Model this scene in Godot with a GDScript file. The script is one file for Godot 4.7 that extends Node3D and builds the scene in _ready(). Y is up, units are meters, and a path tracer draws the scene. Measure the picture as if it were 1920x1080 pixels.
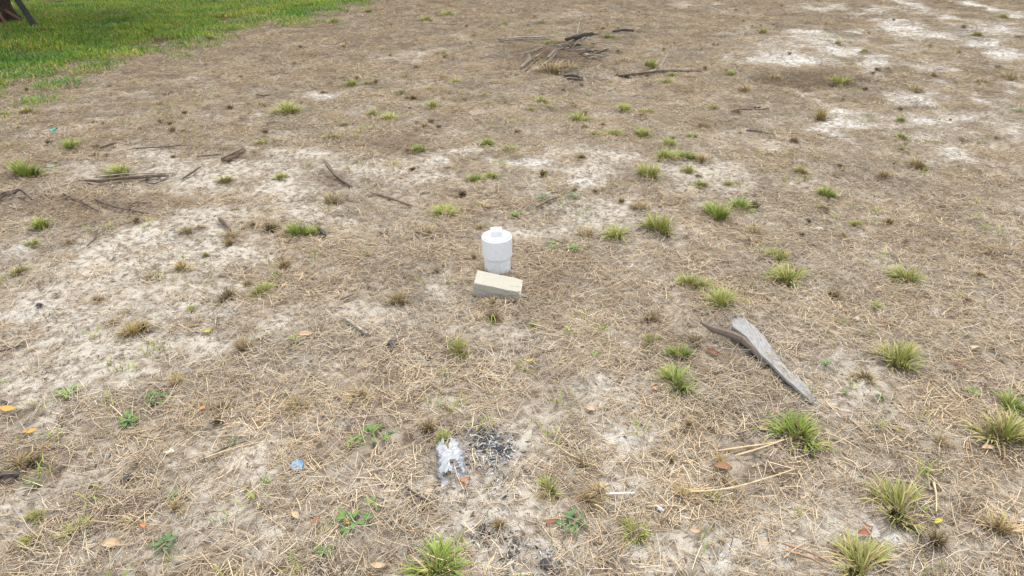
extends Node3D

# ------------------------------------------------------------------ tables (metres on the ground: x to the right, z towards the viewer)
# ground patches: [x, z, m00, m01, m10, m11, strength]; the matrix takes a metre offset to the unit circle of the patch
const SAND_PATCHES := [
	[-1.736,-3.825,2.304,-0.868,-0.0,3.337,1],
	[-1.664,-3.142,2.379,-1.179,1.933,3.661,1],
	[-1.733,-2.844,2.483,-1.48,2.807,3.294,1],
	[-1.298,-2.789,3.782,-1.373,-0.0,5.469,1],
	[-1.803,-2.407,3.167,-2.368,4.886,3.991,1],
	[-1.513,-2.099,3.033,-1.591,-0.0,5.131,1],
	[-1.627,-1.904,5.028,-3.042,-0.0,5.088,1],
	[-1.398,-2.365,3.934,-1.746,-0.0,5.547,1],
	[-1.222,-2.099,5.157,-2.184,-0.0,8.32,1],
	[-1.609,-1.816,7.147,-4.421,-0.0,12.146,1],
	[-1.316,-4.109,3.039,-0.817,-0.0,4.038,0.8],
	[-0.822,-3.916,2.876,-0.503,-0.0,4.367,0.8],
	[-1.313,-3.654,4.188,-1.239,-0.0,4.885,1],
	[-0.666,-1.966,9.01,-2.181,-0.0,14.702,0.5],
	[-0.722,-1.45,18.477,-5.963,-0.0,11.818,0.9],
	[-0.603,-1.208,14.923,-4.515,-0.0,15.525,0.9],
	[-0.755,-1.294,11.917,-4.327,-0.0,10.514,0.6],
	[-2.285,-4.211,4.252,-1.944,-0.0,8.169,1],
	[-2.547,-4.01,5.168,-2.745,-0.0,8.859,0.6],
	[0.395,-4.109,2.763,0.223,-0.0,4.038,0.9],
	[0.445,-3.346,3.999,0.43,-0.0,4.127,0.9],
	[0.233,-3.066,4.29,0.26,-0.0,12.638,1],
	[1.178,-3.825,5.376,1.374,-0.0,3.337,0.9],
	[1.43,-4.668,4.546,1.192,-0.0,4.644,0.6],
	[-0.309,-2.495,15.113,-1.423,-0.0,12.631,0.9],
	[-0.06,-2.17,8.387,-0.169,-0.0,12.762,0.6],
	[0.262,-1.816,11.911,1.201,-0.0,9.67,0.95],
	[0.315,-1.56,10.567,1.421,-0.0,11.274,1],
	[0.016,-1.583,12.556,0.084,-0.0,15.616,0.9],
	[-0.056,-1.294,6.5,-0.175,-0.0,8.97,0.9],
	[-0.129,-1.35,8.704,-0.527,-0.0,12.098,0.8],
	[0.052,-1.159,6.374,0.171,-0.0,16.3,0.8],
	[0.275,-1.37,11.501,1.469,-0.0,14.743,0.9],
	[0.363,-1.143,12.851,2.419,-0.0,13.353,0.8],
	[0.755,-1.294,7.15,2.596,-0.0,10.514,0.7],
	[0.549,-1.159,7.648,2.16,-0.0,14.546,0.85],
	[0.946,-1.224,14.798,6.965,-0.0,12.317,0.8],
	[1.154,-1.816,15.881,7.048,-0.0,16.422,0.8],
	[1.085,-1.904,9.217,3.719,-0.0,12.163,0.6],
	[-1.096,-7.368,3.508,-0.472,-0.0,2.886,0.9],
	[0.434,-3.825,5.376,0.506,-0.0,5.833,1],
	[0.168,-4.211,4.961,0.167,-0.0,7.031,0.7],
	[-0.978,-2.245,5.453,-1.76,-0.0,6.829,0.6],
	[-2.235,-3.079,3.975,-2.741,4.306,4.186,0.5],
	[-1.167,-1.844,7.069,-3.137,-0.0,11.886,0.5],
	[-1.131,-3.419,5.053,-1.359,-0.0,4.739,0.8],
	[-1.428,-1.656,8.701,-5.09,-0.0,16.428,0.5],
	[-1.259,-1.294,14.3,-8.653,-0.0,14.276,0.6],
	[-1.151,-1.409,11.294,-5.923,-0.0,12.847,0.5],
	[0.881,-1.733,14.76,5.161,-0.0,27.274,0.4],
	[1.156,-1.191,12.54,7.335,-0.0,15.781,0.5],
	[1.287,-1.294,17.875,11.057,-0.0,18.875,0.4],
	[1.613,-4.429,4.753,1.47,-0.0,5.069,0.7],
	[0.961,-3.825,6.451,1.345,-0.0,8.239,0.6],
	[-0.236,-2.407,11.646,-0.861,-0.0,9.683,0.5],
	[0.67,-1.208,10.659,3.583,-0.0,15.525,0.6],
	[-0.687,-3.142,6.31,-1.103,-0.0,7.992,0.5],
	[-0.548,-4.01,5.168,-0.591,-0.0,5.975,0.6],
	[-0.66,-2.284,8.075,-1.737,-0.0,10.884,0.5],
	[3.177,-7.965,1.416,0.514,-0.0,1.031,0.6],
	[4.435,-8.129,1.133,0.6,-0.831,0.435,0.45],
	[5.765,-8.848,1.395,0.892,-1.08,0.076,0.5],
	[2.677,-5.069,2.117,0.968,-0.0,2.22,0.5],
	[2.97,-4.668,3.03,1.65,-0.0,1.522,0.4],
	[3.535,-4.929,4.338,2.683,-0.0,1.394,0.4],
	[-1.524,-2.407,2.094,-1.282,1.663,2.327,0.6],
	[-1.89,-2.686,2.728,-1.895,3.493,3.07,0.5],
	[-1.054,-3.825,1.466,-0.335,-0.0,3.52,0.6],
	[0.316,-3.916,1.977,0.133,-0.0,2.668,0.5],
	[1.17,-3.916,3.515,0.874,-0.0,2.373,0.6],
	[0.285,-1.707,4.972,0.568,-0.0,5.204,0.35],
	[-0.06,-1.45,4.751,-0.128,-0.0,5.754,0.5],
	[-0.712,-1.331,5.855,-1.968,-0.0,6.392,0.4],
	[0.724,-1.208,3.392,1.231,-0.0,8.013,0.4],
	[1.107,-1.788,5.254,2.261,-0.0,7.6,0.4]]
const WHITE_PATCHES := [
	[2.803,-7.231,1.627,0.569,-0.0,2.506,0.85],
	[3.492,-8.657,2.625,0.971,-0.0,1.822,0.85],
	[3.519,-7.656,2.509,1.113,-1.537,1.439,0.85],
	[4.146,-8.848,6.433,2.768,-0.0,3.402,0.85],
	[4.927,-9.253,2.309,1.185,-1.143,0.74,0.85],
	[4.87,-8.62,2.196,1.137,-0.0,3.566,0.85],
	[4.613,-11.044,2.095,0.817,-0.0,1.96,0.68],
	[5.33,-10.702,2.697,1.251,-0.0,1.827,0.68],
	[6.015,-10.985,1.614,0.896,-3.52,-0.321,0.85],
	[5.848,-9.694,2.059,1.228,-3.448,0.194,0.765],
	[7.079,-11.044,1.332,0.836,-3.478,0.139,0.85],
	[6.901,-10.075,2.911,1.965,-4.051,-0.339,0.85],
	[6.008,-8.926,3.545,2.193,-0.0,1.873,0.85],
	[5.314,-8.298,2.037,1.308,-3.426,-0.141,0.765],
	[5.159,-7.509,3.042,2.05,-3.401,0.341,0.85],
	[3.569,-7.021,6.106,2.792,-0.0,1.802,0.85],
	[4.003,-6.846,3.657,2.081,-3.59,1.67,0.765],
	[3.272,-5.618,4.245,2.263,-1.352,3.182,0.85],
	[2.55,-5.141,4.182,1.8,-0.0,5.978,0.85],
	[2.373,-4.861,3.658,1.537,-0.0,6.577,0.85],
	[2.484,-5.371,4.93,2.457,-9.28,2.905,0.595],
	[3.169,-5.069,5.041,2.728,-0.0,6.125,0.765],
	[2.897,-4.668,7.102,3.773,-0.0,7.904,0.68],
	[2.772,-4.211,5.906,3.276,-0.0,5.455,0.85],
	[2.929,-4.109,16.882,10.103,-0.0,12.983,0.68],
	[3.879,-5.451,7.097,4.414,-0.0,9.604,0.85],
	[3.465,-4.668,11.364,7.221,-0.0,5.33,0.68],
	[4.6,-6.774,5.123,3.118,-0.0,4.15,0.68],
	[4.277,-5.981,7.326,4.63,-0.0,5.162,0.595],
	[-1.563,-5.67,8.228,-1.992,-0.0,7.316,1],
	[-0.442,-4.079,16.986,-1.542,-0.0,12.819,1],
	[-0.27,-4.243,12.324,-0.663,-0.0,15.938,0.9],
	[2.824,-7.965,2.833,0.914,-0.0,1.613,0.425],
	[2.785,-8.848,2.144,0.62,-0.0,1.753,0.34],
	[0.13,-4.049,13.983,0.376,-0.0,12.975,0.8],
	[0.049,-4.059,15.35,0.155,-0.0,14.739,0.6],
	[-0.099,-4.109,15.194,-0.306,-0.0,20.14,0.5],
	[-0.571,-8.657,5.25,-0.318,-0.0,4.568,0.4],
	[0.669,-10.276,2.241,0.136,-0.0,2.529,0.4],
	[3.167,-10.702,2.158,0.595,-0.0,2.407,0.425],
	[2.759,-11.283,2.054,0.47,-0.0,2.815,0.4],
	[3.738,-6.078,4.542,2.7,-4.458,2.477,0.425],
	[3.654,-5.533,6.538,3.78,-0.0,4.758,0.34],
	[4.902,-6.97,4.022,2.75,-4.607,0.913,0.595],
	[0.422,-3.695,8.298,0.781,-0.0,12.115,0.7],
	[0.331,-1.56,15.851,2.238,-0.0,22.122,0.5],
	[0.938,-1.208,24.871,11.706,-0.0,20.533,0.6],
	[0.545,-1.143,12.851,3.629,-0.0,21.91,0.6],
	[-2.27,-2.844,5.599,-4.028,7.226,10.519,0.6],
	[-1.674,-2.987,6.57,-2.916,-0.0,12.246,0.5],
	[-1.878,-2.284,7.644,-5.749,7.993,10.711,0.6],
	[-1.147,-2.495,9.068,-3.17,-0.0,16.153,0.4]]
const GREY_PATCHES := [
	[5.396,-8.547,4.004,2.5,-3.593,0.229,0.6],
	[1.872,-2.386,27.342,11.104,4.019,7.962,0.9],
	[1.085,-1.904,11.061,4.462,-0.0,15.378,0.4],
	[-0.079,-1.56,12.68,-0.426,-0.0,13.188,0.9],
	[-0.21,-1.45,16.629,-1.565,-0.0,16.367,0.4],
	[-1.094,-2.284,19.381,-6.907,-0.0,21.443,0.7],
	[-1.235,-5.141,9.651,-2.012,-0.0,8.665,0.8],
	[0.262,-1.816,16.335,1.647,-0.0,14.498,0.5],
	[-1.443,-2.324,9.566,-4.438,-0.0,12.668,0.4],
	[-0.015,-1.45,11.086,-0.075,-0.0,9.999,0.5],
	[0.051,-1.128,11.104,0.299,-0.0,22.261,0.5]]
const LITTER_SHADE_PATCHES := [  # dark litter; those at large tufts paint their shade into the ground
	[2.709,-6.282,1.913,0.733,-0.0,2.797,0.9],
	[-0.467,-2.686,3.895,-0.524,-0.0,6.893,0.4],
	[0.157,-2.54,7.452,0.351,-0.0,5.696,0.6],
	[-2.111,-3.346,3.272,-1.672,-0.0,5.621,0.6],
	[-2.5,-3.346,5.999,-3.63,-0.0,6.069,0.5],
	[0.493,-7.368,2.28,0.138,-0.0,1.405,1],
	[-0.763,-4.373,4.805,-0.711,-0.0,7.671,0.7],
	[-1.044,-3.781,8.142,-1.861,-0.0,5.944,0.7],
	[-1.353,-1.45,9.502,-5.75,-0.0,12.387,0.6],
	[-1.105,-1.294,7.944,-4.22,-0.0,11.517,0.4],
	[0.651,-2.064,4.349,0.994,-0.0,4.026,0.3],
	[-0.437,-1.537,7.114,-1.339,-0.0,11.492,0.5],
	[1.423,-1.515,10.775,6.665,-0.0,11.713,0.7],  # shade painted at the foot of the straggly tuft
	[1.03,-1.285,11.969,5.955,-0.0,23.676,0.7],  # shade painted under the broad flattened tuft
	[0.86,-1.583,8.968,3.256,-0.0,14.603,0.5],  # painted shade of the dense tuft at the palm frond tail
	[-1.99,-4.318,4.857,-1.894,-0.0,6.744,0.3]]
# edge of the mown lawn, [x, z] from near to far
const LAWN_EDGE := [[-4.222,-5.371],[-4.277,-6.282],[-4.157,-6.846],[-3.96,-7.509],[-3.712,-8.264],[-3.333,-9.128],[-2.895,-9.977],[-2.533,-10.985],[-2.27,-12.202]]
# grass tufts: [x, z, width, kind, label, group]; an empty label takes the label of its kind and size
const TUFTS := [
	[-2.831,-4.318,0.154,"g","green spiky tuft in front of the teal plastic scrap"],
	[-2.799,-3.79,0.2,"g","low spreading green tuft beside small grey stone"],
	[-2.294,-3.091,0.13,"g","bright spiky green tuft beside crooked dark roots"],
	[-0.59,-4.232,0.094,"g","bright green grass tuft near the reddish brown bark strip"],
	[-0.166,-4.362,0.111,"g",""],
	[0.694,-4.594,0.13,"g","dark green tuft beside a yellow green tuft at sand edge"],
	[1.07,-4.109,0.132,"g","green middle of a wide clump between yellow and brown tufts"],
	[1.224,-4.57,0.086,"g","bright green grass tuft near the thin black twig"],
	[-0.198,-3.755,0.122,"g","bright green grass tuft near the grey brown stick"],
	[1.704,-3.51,0.13,"g","compact green tuft alone on pale straw"],
	[1.029,-3.188,0.176,"g","large round green tuft, bigger of two growing side by side"],
	[1.175,-3.325,0.127,"g","smaller green tuft growing beside the large round tuft"],
	[0.588,-1.991,0.093,"g","green tuft with reddish tips behind the large tuft by the palm frond base"],
	[0.54,-1.821,0.13,"g","large green tuft, fuller one of the pair beside the palm frond base"],
	[0.846,-1.579,0.153,"g","dense green tuft at the narrow tail of the palm frond base"],
	[-0.178,-1.101,0.127,"g","lush green grass tuft beside charcoal flecked sand"],
	[1.556,-1.694,0.1,"g","green tuft growing out of a broad straggly brown tuft"],
	[2.839,-4.998,0.078,"g","small bright green grass tuft beside the white upright shard"],
	[-3.412,-8.196,0.151,"g",""],
	[-2.599,-9.253,0.108,"g",""],
	[-2.31,-9.469,0.207,"g",""],
	[-2.036,-10.432,0.151,"g",""],
	[-0.218,-5.705,0.07,"g","small bright green grass tuft near the bundle end of dark bark strips"],
	[1.095,-8.264,0.134,"g","bright green grass tuft beside the dark charred log"],
	[0.407,-7.87,0.116,"g","bright green grass tuft beside the broken pale branch"],
	[0.08,-2.207,0.04,"g","small bright green grass tuft beside the small yellow brown leaf"],
	[-1.028,-3.036,0.128,"g","green end of a wide tuft beside a dark wood stub"],
	[0.997,-2.508,0.035,"g","small bright green grass tuft near the small pale chip"],
	[-1.674,-5.141,0.219,"y","wide pale yellow green tuft near white sand spot"],
	[-2.272,-3.843,0.162,"y","yellow green tuft behind the dark bark slab"],
	[-1.655,-4.452,0.088,"y","yellow green grass tuft beside the dark split piece of wood"],
	[-1.328,-3.807,0.077,"y","small yellow green grass tuft beside the reddish brown bark strip"],
	[-0.608,-5.323,0.144,"y",""],
	[-0.924,-5.759,0.132,"y",""],
	[-0.49,-6.158,0.14,"y","yellow green grass tuft near the thin dark frayed branch"],
	[-1.028,-5.097,0.111,"y",""],
	[-0.871,-4.97,0.147,"y",""],
	[-0.024,-4.243,0.088,"y",""],
	[-0.2,-5.419,0.067,"y",""],
	[0.142,-5.246,0.073,"y",""],
	[0.285,-5.277,0.082,"y",""],
	[0.231,-5.467,0.126,"y","yellow green grass tuft near the bundle end of dark bark strips"],
	[0.495,-4.97,0.155,"y",""],
	[0.84,-5.246,0.138,"y",""],
	[1.021,-5.216,0.113,"y","yellow green grass tuft near the thin brown twig"],
	[0.558,-4.57,0.086,"y",""],
	[0.883,-4.594,0.137,"y",""],
	[1.014,-4.362,0.111,"y","yellow green grass tuft near the thin black twig"],
	[0.936,-4.099,0.144,"y","yellow green end of a wide clump on pale sand"],
	[0.784,-3.79,0.154,"y","broad yellow green grass tuft near the slim brown stick"],
	[-0.124,-3.807,0.086,"y","yellow green grass tuft near the slim brown stick"],
	[-1.392,-6.0,0.137,"y","yellow green grass tuft near the dark curved twig"],
	[1.338,-6.078,0.148,"y","yellow green grass tuft near the twiggy fork"],
	[0.378,-9.425,0.11,"y",""],
	[-0.103,-9.381,0.109,"y",""],
	[0.229,-8.966,0.118,"y","yellow green grass tuft near the bleached upright splinter"],
	[-0.443,-8.62,0.101,"y","yellow green grass tuft near the pale weathered log"],
	[-0.72,-7.452,0.1,"y","yellow green grass tuft near the pale bent stick"],
	[-1.118,-9.602,0.196,"y",""],
	[-0.876,-10.075,0.234,"y",""],
	[1.322,-6.774,0.173,"y","broad yellow green grass tuft beside the twiggy fork"],
	[-1.185,-4.808,0.06,"y","small yellow green grass tuft near the dark split piece of wood"],
	[2.008,-6.497,0.127,"y",""],
	[2.15,-6.92,0.083,"y","small yellow green grass tuft near the long thin branch"],
	[2.855,-6.118,0.195,"y",""],
	[2.64,-4.594,0.094,"y","yellow green grass tuft near the pale chip"],
	[2.528,-4.329,0.062,"y","small yellow green grass tuft near the pale chip"],
	[1.035,-3.879,0.082,"y",""],
	[1.066,-3.679,0.084,"y","small yellow green grass tuft near the slim brown stick"],
	[1.218,-3.687,0.06,"y",""],
	[0.51,-3.005,0.127,"y","low yellow green tuft beside a dead brown tuft"],
	[0.71,-3.054,0.16,"y","broad yellow green grass tuft near the pale flat stone chip"],
	[1.176,-2.747,0.109,"y","upright yellow green tuft behind the wide low tuft"],
	[1.163,-2.54,0.148,"y","wide low yellow green tuft behind the palm frond base"],
	[1.609,-3.339,0.061,"y",""],
	[1.701,-3.136,0.063,"y","small yellow green grass tuft beside the pale flat stone chip"],
	[1.653,-2.536,0.138,"y","yellow green tuft alone on open straw with dark base"],
	[1.333,-1.95,0.136,"y","wide sprawling yellow green tuft near the palm frond base tail"],
	[1.414,-2.308,0.054,"y","small yellow green grass tuft beside the small pale chip"],
	[0.821,-2.344,0.139,"y","yellow green grass tuft beside the palm frond base"],
	[0.755,-2.517,0.133,"y","yellow green grass tuft near the brown leaf"],
	[0.508,-2.099,0.081,"y","straggly yellow green tuft beside the pair of green tufts"],
	[-0.941,-3.048,0.088,"y","paler end of a wide tuft beside a dark wood stub"],
	[-1.023,-2.45,0.1,"y","yellow green grass tuft beside the tiny black pebble"],
	[-2.227,-2.894,0.064,"y","small yellow green grass tuft beside the thin bent twig"],
	[-1.229,-1.268,0.05,"y","small yellow tuft in brown litter, paler than its neighbours"],
	[-1.103,-1.228,0.07,"y","ochre and green tuft in brown litter, largest of three"],
	[-1.201,-1.199,0.045,"y","small yellow green grass tuft beside the long tan leaf"],
	[-0.19,-2.047,0.107,"y","yellow green grass tuft beside the small dark cinder"],
	[0.101,-1.36,0.072,"y","small yellow green grass tuft beside the russet leaf"],
	[-0.208,-1.56,0.06,"y","small yellow green grass tuft beside the crushed clear plastic bottle"],
	[-1.45,-3.361,0.039,"y","small yellow green grass tuft beside the small weathered stump of wood"],
	[-1.251,-2.316,0.042,"y","small yellow green grass tuft beside the dull yellow leaf"],
	[-0.34,-3.255,0.13,"y","yellow green grass tuft beside the grey brown stick"],
	[0.534,-1.331,0.043,"y","small yellow green grass tuft beside the long arched straw stem"],
	[0.308,-1.208,0.075,"y","small yellow green grass tuft beside the bluish white pebble"],
	[1.447,-6.388,0.116,"y","yellow green grass tuft beside the long thin branch"],
	[-0.95,-6.282,0.105,"y",""],
	[-3.58,-5.097,0.127,"m",""],
	[-1.642,-3.738,0.097,"m","half dead green and tan grass tuft beside the short straight dark stick"],
	[-1.208,-4.499,0.121,"m","half dead green and tan grass tuft near the stubby broken brown log chunk"],
	[1.541,-5.277,0.114,"m","half dead green and tan grass tuft beside the thin brown twig"],
	[1.687,-3.861,0.1,"m","half dead green and tan grass tuft near the thin black twig"],
	[-2.11,-2.626,0.087,"m","half dead green and tan grass tuft beside the thin bent twig"],
	[-1.388,-2.806,0.043,"m","small half dead green and tan grass tuft beside the small weathered stump of wood"],
	[1.003,-1.28,0.144,"m","broad flattened yellow green tuft with dark painted shade at its foot beside yellow leaf"],
	[0.827,-1.101,0.142,"m","broad half dead tuft with reddish stems fanned out beside it"],
	[1.448,-1.56,0.177,"m","broad straggly brown and green tuft in front of a green tuft"],
	[-1.498,-2.308,0.033,"m","small half dead green and tan grass tuft near the black charcoal lump"],
	[2.461,-4.03,0.097,"m","half dead green and tan grass tuft near the pale chip"],
	[-1.246,-6.078,0.092,"m","half dead green and tan grass tuft near the dark curved twig"],
	[-0.692,-5.85,0.08,"m",""],
	[3.02,-8.771,0.154,"m",""],
	[3.681,-7.509,0.112,"m",""],
	[5.417,-8.474,0.149,"m",""],
	[6.54,-9.786,0.171,"m",""],
	[3.589,-7.965,0.129,"m",""],
	[3.368,-5.85,0.161,"b",""],
	[2.451,-4.01,0.155,"b","broad dead brown grass tuft near the pale chip"],
	[2.142,-3.799,0.123,"b","dead brown grass tuft near the pale chip"],
	[1.147,-4.059,0.137,"b","brown end of a wide clump on pale sand"],
	[1.356,-4.848,0.121,"b","dead brown grass tuft beside the thin black twig"],
	[0.363,-3.017,0.123,"b","dead brown tuft beside low yellow green tuft near pipe"],
	[2.172,-2.844,0.102,"b",""],
	[1.246,-1.537,0.066,"b","small dead brown grass tuft beside the short pale straight stem"],
	[-1.538,-2.587,0.068,"b","small dead brown grass tuft near the tiny black pebble"],
	[-1.661,-2.39,0.051,"b","small dead brown grass tuft beside the black charcoal lump"],
	[-0.961,-3.419,0.13,"b","dead brown grass tuft beside the grey brown stick"],
	[-1.575,-3.066,0.083,"b","small dead brown grass tuft beside the small weathered stump of wood"],
	[-0.453,-2.394,0.094,"b","dead straggly tuft on straw beside the concrete brick"],
	[-0.409,-3.017,0.102,"b","dead brown grass tuft near the dark stub of wood"],
	[-1.351,-3.005,0.087,"b","dead brown grass tuft beside the small weathered stump of wood"],
	[1.974,-5.887,0.179,"b","broad dead brown grass tuft near the small dark bark chip"],
	[2.328,-6.282,0.143,"b","dead brown grass tuft near the long thin branch"],
	[4.419,-6.282,0.162,"b",""],
	[4.061,-6.078,0.12,"b",""],
	[1.102,-7.021,0.178,"b","pale upright dead tuft beside the brush pile"],
	[3.786,-6.388,0.116,"b",""],
	[0.845,-3.87,0.063,"b","small dead brown grass tuft near the slim brown stick"],
	[1.151,-3.017,0.113,"b","dead brown grass tuft near the pale flat stone chip"],
	[-0.67,-1.707,0.084,"b","small dead brown grass tuft beside the long thin straw stem"],
	[-2.732,-5.371,0.099,"b","dead brown grass tuft near the dark curved twig"],
	[0.372,-6.587,0.307,"b","brown fibrous root clump in front of the brush pile"],
	[0.522,-6.679,0.201,"b","small brown fibrous clump beside the root clump"],
	[-1.507,-2.211,0.056,"r","small reddish tuft behind the wider reddish one on sand"],
	[-1.393,-2.141,0.114,"r","wide reddish ochre tuft, larger of two on bare sand"],
	[-1.106,-1.833,0.081,"r","small reddish ochre grass tuft beside the tiny orange leaf upright"],
	[0.664,-3.332,0.1,"r","reddish ochre grass tuft near the slim brown stick"],
	[0.587,-1.465,0.048,"r","small reddish ochre grass tuft beside the flat brown leaf"],
	[1.315,-2.587,0.041,"r","small reddish ochre grass tuft near the small pale chip"],
	[-0.618,-6.282,0.095,"r","reddish ochre grass tuft near the thin dark frayed branch"],
	[2.283,-5.069,0.173,"r","broad reddish ochre grass tuft near the white upright shard"]]
# broad-leafed weeds: [x, z, width, label]
const WEEDS := [
	[0.171,-3.456,0.103,"leafy green weed beside slim brown stick"],
	[0.33,-3.487,0.086,"leafy green weed on sand past the slim brown stick"],
	[0.157,-1.241,0.082,"broad leafed weed beside russet leaf on pale sand"],
	[-0.404,-1.25,0.096,"grey green leafed weed with orange brown leaf beside it"],
	[-0.414,-1.583,0.137,"wide bright green weed, largest of the weeds"],
	[-0.469,-1.542,0.056,"bright green weed beside the largest weed"],
	[-1.129,-1.739,0.075,"low spreading green weed beside the tiny orange leaf upright"],
	[-1.158,-1.624,0.075,"low spreading green weed beside the pale shell chip"],
	[-0.853,-1.172,0.061,"low spreading green weed beside the bright orange leaf"],
	[-0.461,-1.149,0.052,"small low green weed beside the slim russet leaf"],
	[1.48,-1.774,0.055,"small low green weed beside the small red leaf"],
	[1.064,-1.766,0.027,"small low green weed beside the palm frond base"],
	[1.17,-1.744,0.031,"small low green weed near the curled reddish brown leaf"],
	[1.064,-1.919,0.029,"small low green weed near the brown leaf"],
	[-0.998,-2.587,0.036,"small low green weed beside the tiny black pebble"],
	[-0.67,-1.379,0.038,"small low green weed beside the long thin straw stem"],
	[0.014,-3.249,0.06,"low spreading green weed beside the slim brown stick"],
	[0.198,-2.9,0.099,"low spreading green weed near the white plastic pipe"],
	[0.282,-2.86,0.074,"low spreading green weed near the concrete brick"],
	[0.296,-2.004,0.034,"small low green weed beside the small yellow brown leaf"],
	[3.794,-5.186,0.112,"low spreading green weed in straw"],
	[-1.428,-1.774,0.069,"low spreading green weed beside the dark pebble"],
	[5.43,-10.276,0.149,"low spreading green weed in straw"],
	[-0.897,-1.331,0.028,"small low green weed beside the bright orange leaf"],
	[-0.365,-1.304,0.042,"small low green weed beside the small round white pebble"],
	[-0.808,-1.526,0.028,"small low green weed beside the dark thin stem"],
	[-1.296,-1.379,0.032,"small low green weed beside the dark slab of bark"]]
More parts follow.
